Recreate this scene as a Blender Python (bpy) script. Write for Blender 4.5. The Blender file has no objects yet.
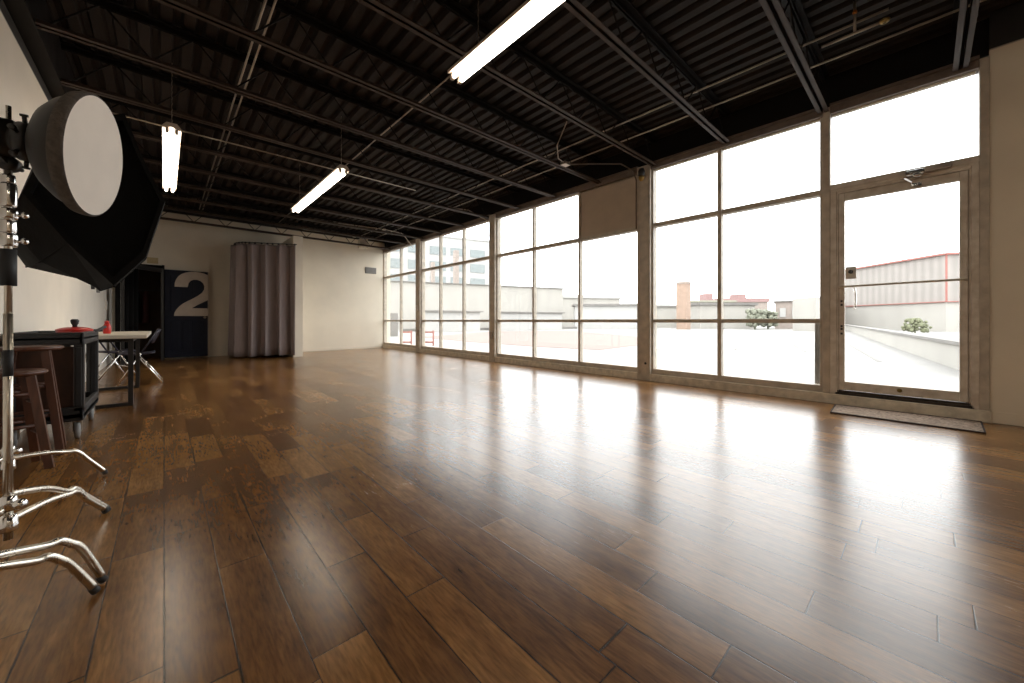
import bpy, bmesh, math, random
from mathutils import Vector, Matrix
random.seed(7)
PI = math.pi
sc = bpy.context.scene
C = sc.collection

# ------------------------------------------------------------------ materials
def nt(name):
    m = bpy.data.materials.new(name); m.use_nodes = True
    t = m.node_tree
    for n in list(t.nodes): t.nodes.remove(n)
    return m, t
def N(t, kind, **kw):
    n = t.nodes.new(kind)
    for k, v in kw.items():
        if k in n.inputs.keys(): n.inputs[k].default_value = v
        else: setattr(n, k, v)
    return n
def L(t, a, b): t.links.new(a, b)

def mat(name, col, rough=.6, metal=0, var=.12, scale=6, bump=0, bscale=60, rvar=.1, stretch=(1, 1, 1), col2=None, spec=.5, sheen=0):
    m, t = nt(name)
    out = N(t, 'ShaderNodeOutputMaterial'); b = N(t, 'ShaderNodeBsdfPrincipled')
    b.inputs['Metallic'].default_value = metal
    b.inputs['Specular IOR Level'].default_value = spec
    if sheen: b.inputs['Sheen Weight'].default_value = sheen
    tc = N(t, 'ShaderNodeTexCoord'); mp = N(t, 'ShaderNodeMapping'); mp.inputs['Scale'].default_value = stretch
    L(t, tc.outputs['Object'], mp.inputs['Vector'])
    ns = N(t, 'ShaderNodeTexNoise'); ns.inputs['Scale'].default_value = scale; ns.inputs['Detail'].default_value = 5
    L(t, mp.outputs[0], ns.inputs['Vector'])
    cr = N(t, 'ShaderNodeValToRGB')
    c2 = col2 or tuple(max(0, c*(1-var*2)) for c in col)
    cr.color_ramp.elements[0].position = .3; cr.color_ramp.elements[1].position = .65
    cr.color_ramp.elements[0].color = (*c2, 1); cr.color_ramp.elements[1].color = (*col, 1)
    L(t, ns.outputs['Fac'], cr.inputs[0]); L(t, cr.outputs[0], b.inputs['Base Color'])
    mr = N(t, 'ShaderNodeMapRange'); mr.inputs['To Min'].default_value = max(0, rough-rvar); mr.inputs['To Max'].default_value = min(1, rough+rvar)
    L(t, ns.outputs['Fac'], mr.inputs['Value']); L(t, mr.outputs[0], b.inputs['Roughness'])
    if bump:
        n2 = N(t, 'ShaderNodeTexNoise'); n2.inputs['Scale'].default_value = bscale; n2.inputs['Detail'].default_value = 4
        L(t, mp.outputs[0], n2.inputs['Vector'])
        bp = N(t, 'ShaderNodeBump'); bp.inputs['Strength'].default_value = bump; bp.inputs['Distance'].default_value = .01
        L(t, n2.outputs['Fac'], bp.inputs['Height']); L(t, bp.outputs[0], b.inputs['Normal'])
    L(t, b.outputs[0], out.inputs[0])
    return m

def floor_mat():
    m, t = nt('worn_wood_planks')
    out = N(t, 'ShaderNodeOutputMaterial'); b = N(t, 'ShaderNodeBsdfPrincipled')
    tc = N(t, 'ShaderNodeTexCoord'); sp = N(t, 'ShaderNodeSeparateXYZ'); L(t, tc.outputs['Object'], sp.inputs[0])
    def M(op, a, bb=None, cc=None):
        n = N(t, 'ShaderNodeMath', operation=op)
        for i, v in enumerate((a, bb, cc)):
            if v is None: continue
            if isinstance(v, (int, float)): n.inputs[i].default_value = v
            else: L(t, v, n.inputs[i])
        return n.outputs[0]
    W = .145
    xr = M('DIVIDE', sp.outputs['X'], W)
    row = M('FLOOR', xr); fx = M('FRACT', xr)
    wn = N(t, 'ShaderNodeTexWhiteNoise', noise_dimensions='1D'); L(t, row, wn.inputs['W'])
    rl = M('MULTIPLY_ADD', wn.outputs['Value'], .55, .62)       # plank length in this row
    yy = M('ADD', M('DIVIDE', sp.outputs['Y'], rl), M('MULTIPLY', wn.outputs['Value'], 37.3))
    cell = M('FLOOR', yy); fy = M('FRACT', yy)
    cb = N(t, 'ShaderNodeCombineXYZ'); L(t, row, cb.inputs[0]); L(t, cell, cb.inputs[1])
    wc = N(t, 'ShaderNodeTexWhiteNoise', noise_dimensions='3D'); L(t, cb.outputs[0], wc.inputs['Vector'])
    sc_ = N(t, 'ShaderNodeSeparateColor'); L(t, wc.outputs['Color'], sc_.inputs[0])
    # grain coordinates, shifted plank by plank
    g = N(t, 'ShaderNodeCombineXYZ')
    L(t, M('MULTIPLY_ADD', sc_.outputs[0], 50, M('MULTIPLY', sp.outputs['X'], 9)), g.inputs[0])
    L(t, M('MULTIPLY_ADD', sc_.outputs[1], 50, M('MULTIPLY', sp.outputs['Y'], 1.1)), g.inputs[1])
    gn = N(t, 'ShaderNodeTexNoise'); gn.inputs['Scale'].default_value = 2.2; gn.inputs['Detail'].default_value = 8; gn.inputs['Distortion'].default_value = 1.1
    L(t, g.outputs[0], gn.inputs['Vector'])
    fine = N(t, 'ShaderNodeTexNoise'); fine.inputs['Scale'].default_value = 14; fine.inputs['Detail'].default_value = 6
    L(t, g.outputs[0], fine.inputs['Vector'])
    # big blotches of wear
    bl = N(t, 'ShaderNodeTexNoise'); bl.inputs['Scale'].default_value = 1.6; bl.inputs['Detail'].default_value = 6; bl.inputs['Roughness'].default_value = .62
    L(t, tc.outputs['Object'], bl.inputs['Vector'])
    tone = M('ADD', M('MULTIPLY', sc_.outputs[2], .36), M('MULTIPLY', gn.outputs['Fac'], .60))
    tone = M('ADD', tone, M('MULTIPLY', M('SUBTRACT', bl.outputs['Fac'], .5), .55))
    cr = N(t, 'ShaderNodeValToRGB'); e = cr.color_ramp.elements
    e[0].position = .12; e[0].color = (.065, .024, .007, 1)
    e[1].position = .88; e[1].color = (.42, .215, .070, 1)
    a = e.new(.42); a.color = (.205, .088, .023, 1)
    a = e.new(.64); a.color = (.33, .158, .045, 1)
    L(t, tone, cr.inputs[0])
    # fine dark grain
    fr = N(t, 'ShaderNodeMapRange'); fr.inputs['From Min'].default_value = .3; fr.inputs['From Max'].default_value = .6; fr.inputs['To Min'].default_value = .62; fr.inputs['To Max'].default_value = 1.05
    L(t, fine.outputs['Fac'], fr.inputs['Value'])
    # seams
    ex = M('MINIMUM', fx, M('SUBTRACT', 1, fx)); ex = M('MULTIPLY', ex, W)
    ey = M('MULTIPLY', M('MINIMUM', fy, M('SUBTRACT', 1, fy)), rl)
    d = M('MINIMUM', ex, ey)
    sw = N(t, 'ShaderNodeTexNoise'); sw.inputs['Scale'].default_value = 2.4; sw.inputs['Detail'].default_value = 4; L(t, tc.outputs['Object'], sw.inputs['Vector'])
    wdt = M('MULTIPLY_ADD', M('POWER', sw.outputs['Fac'], 3), .011, .0006)
    seam = N(t, 'ShaderNodeMapRange'); L(t, M('DIVIDE', d, wdt), seam.inputs['Value'])
    seam.inputs['From Min'].default_value = .5; seam.inputs['From Max'].default_value = 1.6
    # gouges and dark pits
    mpg = N(t, 'ShaderNodeMapping'); mpg.inputs['Scale'].default_value = (7, 2.2, 1); L(t, tc.outputs['Object'], mpg.inputs['Vector'])
    pg = N(t, 'ShaderNodeTexNoise'); pg.inputs['Scale'].default_value = 3.1; pg.inputs['Detail'].default_value = 9; pg.inputs['Roughness'].default_value = .75; L(t, mpg.outputs[0], pg.inputs['Vector'])
    pit = N(t, 'ShaderNodeMapRange'); pit.inputs['From Min'].default_value = .70; pit.inputs['From Max'].default_value = .76; pit.inputs['To Min'].default_value = 1; pit.inputs['To Max'].default_value = .6
    L(t, pg.outputs['Fac'], pit.inputs['Value'])
    mul = M('MULTIPLY', M('MULTIPLY', fr.outputs[0], M('MULTIPLY_ADD', seam.outputs[0], .8, .2)), pit.outputs[0])
    mx = N(t, 'ShaderNodeVectorMath', operation='SCALE'); L(t, cr.outputs[0], mx.inputs[0]); L(t, mul, mx.inputs['Scale'])
    L(t, mx.outputs[0], b.inputs['Base Color'])
    rg = N(t, 'ShaderNodeMapRange'); rg.inputs['From Min'].default_value = .3; rg.inputs['From Max'].default_value = .72
    rg.inputs['To Min'].default_value = .21; rg.inputs['To Max'].default_value = .29
    L(t, M('MULTIPLY_ADD', fine.outputs['Fac'], .35, M('MULTIPLY', bl.outputs['Fac'], .65)), rg.inputs['Value'])
    L(t, rg.outputs[0], b.inputs['Roughness'])
    b.inputs['Specular IOR Level'].default_value = .5; b.inputs['IOR'].default_value = 1.6
    b.inputs['Coat Weight'].default_value = .12; b.inputs['Coat Roughness'].default_value = .26; b.inputs['Coat IOR'].default_value = 1.55
    # height: seams, cupped boards tilted a hair one against another, grain
    tilt = M('MULTIPLY', M('SUBTRACT', fx, .5), M('SUBTRACT', sc_.outputs[0], .5))
    h = M('ADD', M('MULTIPLY', seam.outputs[0], .00012), M('MULTIPLY', tilt, .0006))
    un = N(t, 'ShaderNodeTexNoise'); un.inputs['Scale'].default_value = 3.2; un.inputs['Detail'].default_value = 1; L(t, tc.outputs['Object'], un.inputs['Vector'])
    h = M('ADD', h, M('MULTIPLY', un.outputs['Fac'], .0010))
    bp = N(t, 'ShaderNodeBump'); bp.inputs['Strength'].default_value = .8; bp.inputs['Distance'].default_value = 1
    L(t, h, bp.inputs['Height']); L(t, bp.outputs[0], b.inputs['Normal']); L(t, bp.outputs[0], b.inputs['Coat Normal'])
    L(t, b.outputs[0], out.inputs[0])
    return m

def glass_mat():
    m, t = nt('window_glass')
    out = N(t, 'ShaderNodeOutputMaterial'); tr = N(t, 'ShaderNodeBsdfTransparent'); gl = N(t, 'ShaderNodeBsdfGlossy')
    tr.inputs[0].default_value = (.975, .985, .98, 1); gl.inputs['Roughness'].default_value = .02
    fr = N(t, 'ShaderNodeFresnel'); ge = N(t, 'ShaderNodeNewGeometry')      # same reflectance from either side of the thin pane
    ior = N(t, 'ShaderNodeMapRange'); ior.inputs['To Min'].default_value = 1.4; ior.inputs['To Max'].default_value = 1/1.4
    L(t, ge.outputs['Backfacing'], ior.inputs['Value']); L(t, ior.outputs[0], fr.inputs[0])
    ns = N(t, 'ShaderNodeTexNoise'); ns.inputs['Scale'].default_value = 1.2
    tc = N(t, 'ShaderNodeTexCoord'); L(t, tc.outputs['Object'], ns.inputs['Vector'])
    bp = N(t, 'ShaderNodeBump'); bp.inputs['Strength'].default_value = .05; L(t, ns.outputs['Fac'], bp.inputs['Height']); L(t, bp.outputs[0], gl.inputs['Normal'])
    mx = N(t, 'ShaderNodeMixShader'); L(t, fr.outputs[0], mx.inputs[0]); L(t, tr.outputs[0], mx.inputs[1]); L(t, gl.outputs[0], mx.inputs[2])
    L(t, mx.outputs[0], out.inputs[0])
    return m

def emis_mat(name, col, s):
    m, t = nt(name)
    out = N(t, 'ShaderNodeOutputMaterial'); e = N(t, 'ShaderNodeEmission')
    e.inputs[0].default_value = (*col, 1); e.inputs[1].default_value = s
    L(t, e.outputs[0], out.inputs[0]); return m

def two_tone(name, ca, cb_, zsplit, rough=.75, spread=.02):
    """wall paint up to a height, another paint above it"""
    m = mat(name, ca, rough, var=.05, scale=1.7, bump=.12, bscale=45)
    t = m.node_tree
    b = [n for n in t.nodes if n.type == 'BSDF_PRINCIPLED'][0]
    cr = [n for n in t.nodes if n.type == 'VALTORGB'][0]
    tc = [n for n in t.nodes if n.type == 'TEX_COORD'][0]
    sp = N(t, 'ShaderNodeSeparateXYZ'); L(t, tc.outputs['Object'], sp.inputs[0])
    mr = N(t, 'ShaderNodeMapRange'); mr.inputs['From Min'].default_value = zsplit; mr.inputs['From Max'].default_value = zsplit+spread
    L(t, sp.outputs['Z'], mr.inputs['Value'])
    mx = N(t, 'ShaderNodeMix', data_type='RGBA'); L(t, mr.outputs[0], mx.inputs[0]); L(t, cr.outputs[0], mx.inputs[6]); mx.inputs[7].default_value = (*cb_, 1)
    L(t, mx.outputs[2], b.inputs['Base Color'])
    return m

BLK = (.012, .009, .008)
M = {}
M['floor'] = floor_mat()
M['glass'] = glass_mat()
M['wall'] = two_tone('cream_wall_paint', (.82, .74, .61), BLK, 3.47)
M['wall_left'] = two_tone('cream_wall_paint_low', (.85, .78, .68), BLK, 3.08)
M['wall_right'] = two_tone('tan_wall_paint', (.88, .78, .63), BLK, 3.29)
M['black_paint'] = mat('black_ceiling_paint', (.009, .0065, .0055), .6, var=.2, scale=4, spec=.15)
M['deck'] = mat('black_deck_paint', (.024, .016, .0125), .65, var=.25, scale=3, spec=.2)
M['joist'] = mat('dark_brown_steel', (.062, .041, .030), .55, var=.2, scale=8, spec=.25)
M['frame'] = mat('taupe_painted_metal', (.60, .52, .42), .5, var=.14, scale=9, bump=.15, bscale=40)
M['frame_dark'] = mat('brown_head_metal', (.17, .13, .105), .5, var=.15, scale=9)
M['door_frame'] = mat('worn_taupe_door_metal', (.74, .67, .58), .5, var=.18, scale=11, bump=.2, bscale=50, col2=(.56, .48, .39))
M['sill'] = mat('chipped_cream_sill', (.78, .70, .57), .55, var=.14, scale=14, bump=.3, bscale=40)
M['threshold_brown'] = mat('dark_brown_threshold', (.06, .042, .03), .7, var=.3, scale=30)  # mottled dark brown for the strip under the door leaf
M['panel'] = mat('grey_brown_board', (.56, .46, .36), .85, var=.05, scale=5, bump=.2, bscale=90)
M['steel'] = mat('brushed_nickel_tube', (.70, .64, .55), .28, 1, var=.1, scale=20, stretch=(1, 1, .2))
M['chrome'] = mat('bright_chrome', (.80, .78, .76), .14, 1, var=.05, scale=10)
M['rubber'] = mat('black_rubber', (.02, .02, .022), .6, var=.2)
M['blackmetal'] = mat('black_powder_metal', (.02, .018, .017), .38, 0, var=.2, scale=30)
M['dish'] = mat('dark_grey_dish_metal', (.014, .0105, .009), .45, .1, var=.2, scale=20)
M['mesh_rim'] = mat('grey_elastic_fabric', (.11, .09, .075), .9, var=.2, scale=60, bump=.5, bscale=140)
M['diffusion'] = mat('white_diffusion_cloth', (.80, .74, .67), .9, var=.03, scale=8, bump=.1, bscale=200)
M['fabric'] = mat('black_nylon', (.0025, .002, .0018), .7, var=.2, scale=12, bump=.15, bscale=60, spec=.12)
M['fabric2'] = mat('charcoal_nylon', (.0045, .0038, .0034), .7, var=.2, scale=12, bump=.15, bscale=60, spec=.12)
M['walnut'] = mat('red_brown_stained_wood', (.10, .032, .014), .40, var=.25, scale=7, stretch=(6, 6, .7))
M['walnut_side'] = mat('brown_board', (.085, .034, .018), .5, var=.25, scale=7, stretch=(2, 2, .7))
M['cart'] = mat('black_grey_plastic', (.020, .019, .020), .5, var=.15, scale=20, bump=.15, bscale=160)
M['wheel'] = mat('grey_caster_tyre', (.28, .28, .28), .5, var=.1)
M['tabletop'] = mat('white_laminate', (.66, .60, .50), .45, var=.04, scale=10)
M['navy'] = mat('navy_door_paint', (.006, .0075, .018), .5, var=.12, scale=6, spec=.2)
M['cream'] = mat('cream_number_paint', (.50, .42, .34), .6, var=.06, scale=8)
M['red'] = mat('glossy_red', (.55, .022, .016), .3, var=.1, scale=9)
M['curtain'] = mat('mauve_grey_cloth', (.29, .235, .23), .8, var=.06, scale=6, bump=.1, bscale=120, stretch=(6, 6, 1), sheen=.15)
M['plate'] = mat('white_plastic', (.62, .57, .50), .5, var=.04)
M['vent'] = mat('grey_vent_metal', (.22, .205, .19), .5, var=.1)
M['note'] = mat('yellowed_paper', (.55, .43, .24), .8, var=.08, scale=30)
M['fixture'] = mat('cream_enamel', (.55, .45, .36), .5, var=.05)
M['tube'] = emis_mat('lit_fluorescent_tube', (1, .89, .74), 19)
M['mat'] = mat('brown_speckled_rug', (.46, .34, .25), .95, scale=55, bump=.8, bscale=160, col2=(.13, .085, .06))
M['mat_edge'] = mat('dark_rug_binding', (.045, .03, .022), .9)
M['conduit'] = mat('galvanised_conduit', (.42, .35, .28), .35, .8, var=.1)
M['brass'] = mat('aged_brass', (.38, .25, .08), .45, .8, var=.2)
M['seat'] = mat('dark_plum_plastic', (.022, .018, .032), .45, var=.1)
# outside; haze whitening is put into these paler colours
M['ground'] = mat('pale_roof_membrane', (0.25, 0.24, 0.228), .9, var=.06, scale=.8, stretch=(1, .25, 1))
M['redroof'] = mat('pale_red_membrane', (.205, .145, .125), .9, var=.05, scale=1.5)
M['concrete'] = mat('pale_concrete', (.365, .345, .315), .9, var=.06, scale=.8, stretch=(1, 1, .3))
M['concrete2'] = mat('white_concrete', (.385, .375, .36), .9, var=.04, scale=.5)
M['greyroof'] = mat('grey_roofing', (0.2, 0.188, 0.176), .9, var=.15, scale=2)
M['winblue'] = mat('grey_blue_glazing', (0.2, 0.225, 0.225), .3, var=.1, scale=2)
M['brick'] = mat('hazed_orange_brick', (0.33, 0.235, 0.18), .9, var=.1, scale=3)
M['brick2'] = mat('hazed_pink_brick', (0.305, 0.255, 0.225), .9, var=.1, scale=3)
M['redtrim'] = mat('red_metal_trim', (0.31, 0.12, 0.1), .6, var=.05)
M['pinkroof'] = mat('pink_tile_roof', (0.29, 0.18, 0.17), .8, var=.1, scale=2)
M['olive'] = mat('pale_olive_roof', (0.3, 0.29, 0.23), .8, var=.1, scale=2)
M['leaf_far'] = mat('pale_tree_green', (.20, .205, .155), .8, var=.2, scale=5)
M['leaf'] = mat('bush_green', (0.19, 0.2, 0.115), .8, var=.3, scale=12)
def siding_mat():
    m = mat('corrugated_pale_siding', (.30, .272, .25), .7, var=.05, scale=1.2)
    t = m.node_tree
    b = [n for n in t.nodes if n.type == 'BSDF_PRINCIPLED'][0]; cr = [n for n in t.nodes if n.type == 'VALTORGB'][0]
    tc = [n for n in t.nodes if n.type == 'TEX_COORD'][0]
    w = N(t, 'ShaderNodeTexWave'); w.inputs['Scale'].default_value = .55; w.inputs['Distortion'].default_value = .4; w.bands_direction = 'X'
    L(t, tc.outputs['Object'], w.inputs['Vector'])
    mr = N(t, 'ShaderNodeMapRange'); mr.inputs['To Min'].default_value = .86; mr.inputs['To Max'].default_value = 1.05; L(t, w.outputs['Fac'], mr.inputs['Value'])
    v = N(t, 'ShaderNodeVectorMath', operation='SCALE'); L(t, cr.outputs[0], v.inputs[0]); L(t, mr.outputs[0], v.inputs['Scale']); L(t, v.outputs[0], b.inputs['Base Color'])
    return m
M['siding'] = siding_mat()

# ------------------------------------------------------------------ mesh helpers
class B:
    def __init__(s): s.bm = bmesh.new()
    def box(s, x0, x1, y0, y1, z0, z1, bev=0, mtx=None):
        b = bmesh.new()
        vs = [b.verts.new((x, y, z)) for x in (x0, x1) for y in (y0, y1) for z in (z0, z1)]
        for f in ((0, 1, 3, 2), (4, 6, 7, 5), (0, 4, 5, 1), (2, 3, 7, 6), (0, 2, 6, 4), (1, 5, 7, 3)):
            b.faces.new([vs[i] for i in f])
        if bev: bmesh.ops.bevel(b, geom=b.edges[:], offset=bev, segments=2, affect='EDGES', profile=.5)
        s._merge(b, mtx); return s
    def _merge(s, b, mtx=None, smooth=False):
        if mtx is not None: b.transform(mtx)
        bmesh.ops.recalc_face_normals(b, faces=b.faces[:])
        if smooth:
            for f in b.faces: f.smooth = True
        me = bpy.data.meshes.new('tmp'); b.to_mesh(me); b.free(); s.bm.from_mesh(me); bpy.data.meshes.remove(me)
    def tube(s, pts, r, seg=10, cap=True, r2=None):
        pts = [Vector(p) for p in pts]
        b = bmesh.new(); rings = []
        n = len(pts); up = None
        for i, p in enumerate(pts):
            if i == 0: d = pts[1]-pts[0]
            elif i == n-1: d = pts[-1]-pts[-2]
            else: d = (pts[i+1]-p).normalized()+(p-pts[i-1]).normalized()
            d.normalize()
            if up is None:
                up = Vector((0, 0, 1)) if abs(d.z) < .9 else Vector((1, 0, 0))
            a = d.cross(up).normalized(); c = a.cross(d).normalized(); up = c
            rr = r if r2 is None else r+(r2-r)*i/(n-1)
            rings.append([b.verts.new(p+(a*math.cos(2*PI*k/seg)+c*math.sin(2*PI*k/seg))*rr) for k in range(seg)])
        for i in range(n-1):
            for k in range(seg):
                b.faces.new((rings[i][k], rings[i][(k+1) % seg], rings[i+1][(k+1) % seg], rings[i+1][k]))
        if cap:
            b.faces.new(rings[0][::-1]); b.faces.new(rings[-1])
        s._merge(b, None, seg > 6); return s
    def lathe(s, prof, o, axis=(0, 0, 1), seg=32):
        """prof: (radius, height) pairs along axis from o"""
        ax = Vector(axis).normalized(); q = Vector((0, 0, 1)).rotation_difference(ax).to_matrix().to_4x4()
        mt = Matrix.Translation(o) @ q
        b = bmesh.new(); rings = []
        for r, h in prof:
            if r < 1e-6: rings.append([b.verts.new((0, 0, h))])
            else: rings.append([b.verts.new((r*math.cos(2*PI*k/seg), r*math.sin(2*PI*k/seg), h)) for k in range(seg)])
        for i in range(len(rings)-1):
            A, D = rings[i], rings[i+1]
            for k in range(seg):
                k2 = (k+1) % seg
                if len(A) == 1 and len(D) == 1: continue
                if len(A) == 1: b.faces.new((A[0], D[k], D[k2]))
                elif len(D) == 1: b.faces.new((A[k], A[k2], D[0]))
                else: b.faces.new((A[k], A[k2], D[k2], D[k]))
        s._merge(b, mt, True); return s
    def prism(s, poly, vec, smooth=False):
        """closed polygon of 3-D points, extruded along vec"""
        b = bmesh.new(); v = Vector(vec)
        a = [b.verts.new(Vector(p)) for p in poly]; c = [b.verts.new(Vector(p)+v) for p in poly]
        n = len(a)
        b.faces.new(a); b.faces.new(c[::-1])
        for i in range(n): b.faces.new((a[i], c[i], c[(i+1) % n], a[(i+1) % n]))
        bmesh.ops.triangulate(b, faces=[f for f in b.faces if len(f.verts) > 4], ngon_method='EAR_CLIP')
        s._merge(b, None); return s
    def bar(s, p, q, w, h):
        """rectangular bar from p to q; w across, h up"""
        p, q = Vector(p), Vector(q); d = (q-p).normalized()
        up = Vector((0, 0, 1)) if abs(d.z) < .95 else Vector((0, 1, 0))
        a = d.cross(up).normalized()*w/2; c = a.normalized().cross(d).normalized()*h/2
        b = bmesh.new(); R = []
        for pt in (p, q): R.append([b.verts.new(pt+x*a+y*c) for x, y in ((-1, -1), (1, -1), (1, 1), (-1, 1))])
        for k in range(4): b.faces.new((R[0][k], R[0][(k+1) % 4], R[1][(k+1) % 4], R[1][k]))
        b.faces.new(R[0][::-1]); b.faces.new(R[1])
        s._merge(b); return s
    def grid(s, rows):
        vs = [[s.bm.verts.new(p) for p in r] for r in rows]
        for i in range(len(vs)-1):
            for j in range(len(vs[0])-1):
                f = s.bm.faces.new((vs[i][j], vs[i][j+1], vs[i+1][j+1], vs[i+1][j])); f.smooth = True
        return s
    def build(s, name, m, parent=None):
        me = bpy.data.meshes.new(name)
        o = bpy.data.objects.new(name, me); C.objects.link(o)
        if parent is not None:
            o.parent = parent
            wl = Vector((0, 0, 0)); p = parent
            while p is not None: wl += Vector(p.location); p = p.parent
            s.bm.transform(Matrix.Translation(-wl))
        s.bm.to_mesh(me); s.bm.free()
        me.materials.append(M[m] if isinstance(m, str) else m)
        return o

def centre_origin(o):
    """origin of a single-mesh thing at its base centre"""
    vs = [v.co for v in o.data.vertices]
    c = Vector(((min(v.x for v in vs)+max(v.x for v in vs))/2, (min(v.y for v in vs)+max(v.y for v in vs))/2, min(v.z for v in vs)))
    o.data.transform(Matrix.Translation(-c)); o.location = c
def tag(o, label, cat, group=None, kind=None):
    o['label'] = label; o['category'] = cat
    if group: o['group'] = group
    if kind: o['kind'] = kind
    if o.type == 'MESH' and not o.children: centre_origin(o)
    return o
def empty(name, loc=(0, 0, 0)):
    o = bpy.data.objects.new(name, None); C.objects.link(o); o.location = loc; o.empty_display_size = .1
    return o
def struct(o, label=None, cat=None):
    o['kind'] = 'structure'
    if label: o['label'] = label
    if cat: o['category'] = cat
    return o
def dup(o, parent=None, off=(0, 0, 0)):
    c = o.copy(); C.objects.link(c); c.parent = parent
    if parent is None: c.location = Vector(o.location)+Vector(off)
    for ch in list(o.children): dup(ch, c)
    return c

XL, XW, YB, YN = -.85, 5.42, 12.19, -5.6      # left wall, window plane, back wall, near wall
HD = 3.60                                     # roof deck

# ------------------------------------------------------------------ room shell
o = B().box(XL-.2, XW+.12, YN-.2, YB+.9, -.12, 0).build('floor', 'floor')
struct(o, 'worn glossy brown plank floor running the length of the room', 'floor')
# corrugated deck, ribs running with the room
b = B(); x = XL-.1; poly = []
while x < XW+.2:
    poly += [(x, HD), (x+.075, HD), (x+.095, HD+.045), (x+.135, HD+.045)]; x += .155
poly = [(px, YN-.1, pz) for px, pz in poly]
poly2 = [(px, py, pz) for px, py, pz in poly] + [(poly[-1][0], YN-.1, HD+.12), (poly[0][0], YN-.1, HD+.12)]
b.prism(poly2, (0, YB+.3-YN, 0))
struct(b.build('ceiling', 'deck'), 'black painted corrugated metal roof deck', 'ceiling')
struct(B().box(XL-.15, XL, YN-.15, YB+.15, 0, HD+.1).build('wall_left', 'wall_left'), 'cream painted left wall, black above', 'wall')
struct(B().box(XL-.15, XW+.2, YN-.15, YN, 0, HD+.1).build('wall_near', 'wall'), 'cream wall at the near end of the room', 'wall')
# back wall with a doorway at its left end
b = B(); DX0, DX1, DH = -.72, .0, 2.12
b.box(XL, DX0, YB, YB+.15, 0, HD+.1); b.box(DX0, DX1, YB, YB+.15, DH, HD+.1); b.box(DX1, XW+.2, YB, YB+.15, 0, HD+.1)
struct(b.build('wall_back', 'wall'), 'cream back wall with a doorway at its left end', 'wall')
# window side: solid piece right of the glass door, and black strip above the windows
struct(B().box(XW-.03, XW+.17, YN, -.388, 0, HD+.1).build('wall_right', 'wall_right'), 'tan wall beside the glass door', 'wall')
struct(B().box(XW+.0, XW+.17, -.388, YB, 3.27, HD+.1).build('wall_right_upper', 'black_paint'), 'black strip of wall above the windows', 'wall')
struct(B().box(XW-.045, XW-.03, YN, -.392, 0, .10, .003).build('baseboard_right', 'wall_right'), 'low tan baseboard right of the glass door', 'baseboard')
struct(B().box(2.56, XW-.06, YB-.012, YB, 0, .09, .003).build('baseboard_back', 'wall'), 'cream baseboard along the back wall', 'baseboard')
# beam over the left wall
struct(B().box(XL, -.734, YN, YB, 3.19, HD, .004).build('trim_1', 'black_paint'), 'black ledger beam over the left wall', 'beam')
# short dark room behind the doorway
b = B(); b.box(-.85, .15, YB+.85, YB+.9, 0, 2.4); b.box(-.9, -.85, YB+.15, YB+.9, 0, 2.4); b.box(.15, .2, YB+.15, YB+.9, 0, 2.4); b.box(-.9, .2, YB+.15, YB+.9, 2.4, 2.45)
struct(b.build('wall_closet', mat('dark_brown_closet_paint', (.06, .035, .025), .8)), 'dark brown closet behind the back doorway', 'wall')

# ------------------------------------------------------------------ window wall
XF, XG, XO = XW-.035, XW+.02, XW+.075       # frame face, glass, outer face
def rail(b, y0, y1, z0, z1, x0=None, x1=None, bev=.004):
    b.box(x0 if x0 is not None else XF, x1 or XO, y0, y1, z0, z1, bev)
ZB0, ZB1, ZT, ZM, ZH0, ZH1 = .105, .18, 3.16, 2.33, 3.16, 3.27
def window(n, ya, yb, mulls, label, mw=.034, infill=None, mstop=ZB1):
    """ya < yb, mullion centre list; each pane, mullion and rail of its own"""
    w = struct(empty('window_%d' % n, (XW, (ya+yb)/2, 0)), label, 'window')
    b = B(); rail(b, ya, yb, ZB0, ZB1)
    b.build('bottom_rail', 'frame', w)
    b = B(); rail(b, ya, yb, ZH0, ZH1-.002, XF-.03); b.box(XF-.055, XF-.03, ya, yb, ZH1-.035, ZH1-.01)
    b.build('head_rail', 'frame_dark', w)
    b = B(); b.box(XG-.03, XG-.012, ya+.02, yb-.02, ZH0-.016, ZH0)
    b.build('glazing_bead', 'sill', w)
    edges = [ya]+sorted(mulls)+[yb]
    for side, yy in ((0, ya), (1, yb)):
        b = B(); rail(b, yy if side == 0 else yy-.026, yy+.026 if side == 0 else yy, ZB1, ZH0); b.build('side_stile', 'frame', w)
    for i in range(len(edges)-1):
        a = edges[i]+(.026 if i == 0 else mw/2); c = edges[i+1]-(.026 if i == len(edges)-2 else mw/2)
        for z0, z1, nm in ((.90-.028, .90+.022, 'lower_rail'), (ZM-.03, ZM+.03, 'upper_rail')):
            b = B(); rail(b, a, c, z0, z1, XF+.008); b.build(nm, 'frame', w)
        for k, (z0, z1) in enumerate(((ZB1, .872), (.922, ZM-.03), (ZM+.03, ZH0))):
            if infill == i and k == 2:
                b = B(); b.box(XG-.03, XG+.01, a, c, z0, z1, .003)
                p = b.build('infill_panel', 'panel', w); p['label'] = 'grey-brown board filling the top right pane'
                continue
            b = B(); b.box(XG-.003, XG+.003, a-.004, c+.004, z0-.004, z1+.004); b.build('pane', 'glass', w)
    for y in mulls:
        b = B(); rail(b, y-mw/2, y+mw/2, ZB1, ZH0, XF-.004, XG+.025)
        b.build('mullion', 'frame', w)
    return w
window(1, 9.92, YB, [10.98], 'narrow window bay in the far corner beside the back wall')
window(2, 6.555, 9.68, [8.695, 7.637], 'three-light window bay between the two far posts', .042)
window(3, 2.98, 6.364, [5.245, 4.116], 'window bay with a grey-brown board in its top right pane', .042, infill=0)
window(4, .765, 2.77, [1.829], 'window bay directly left of the glass door', .05)
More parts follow.
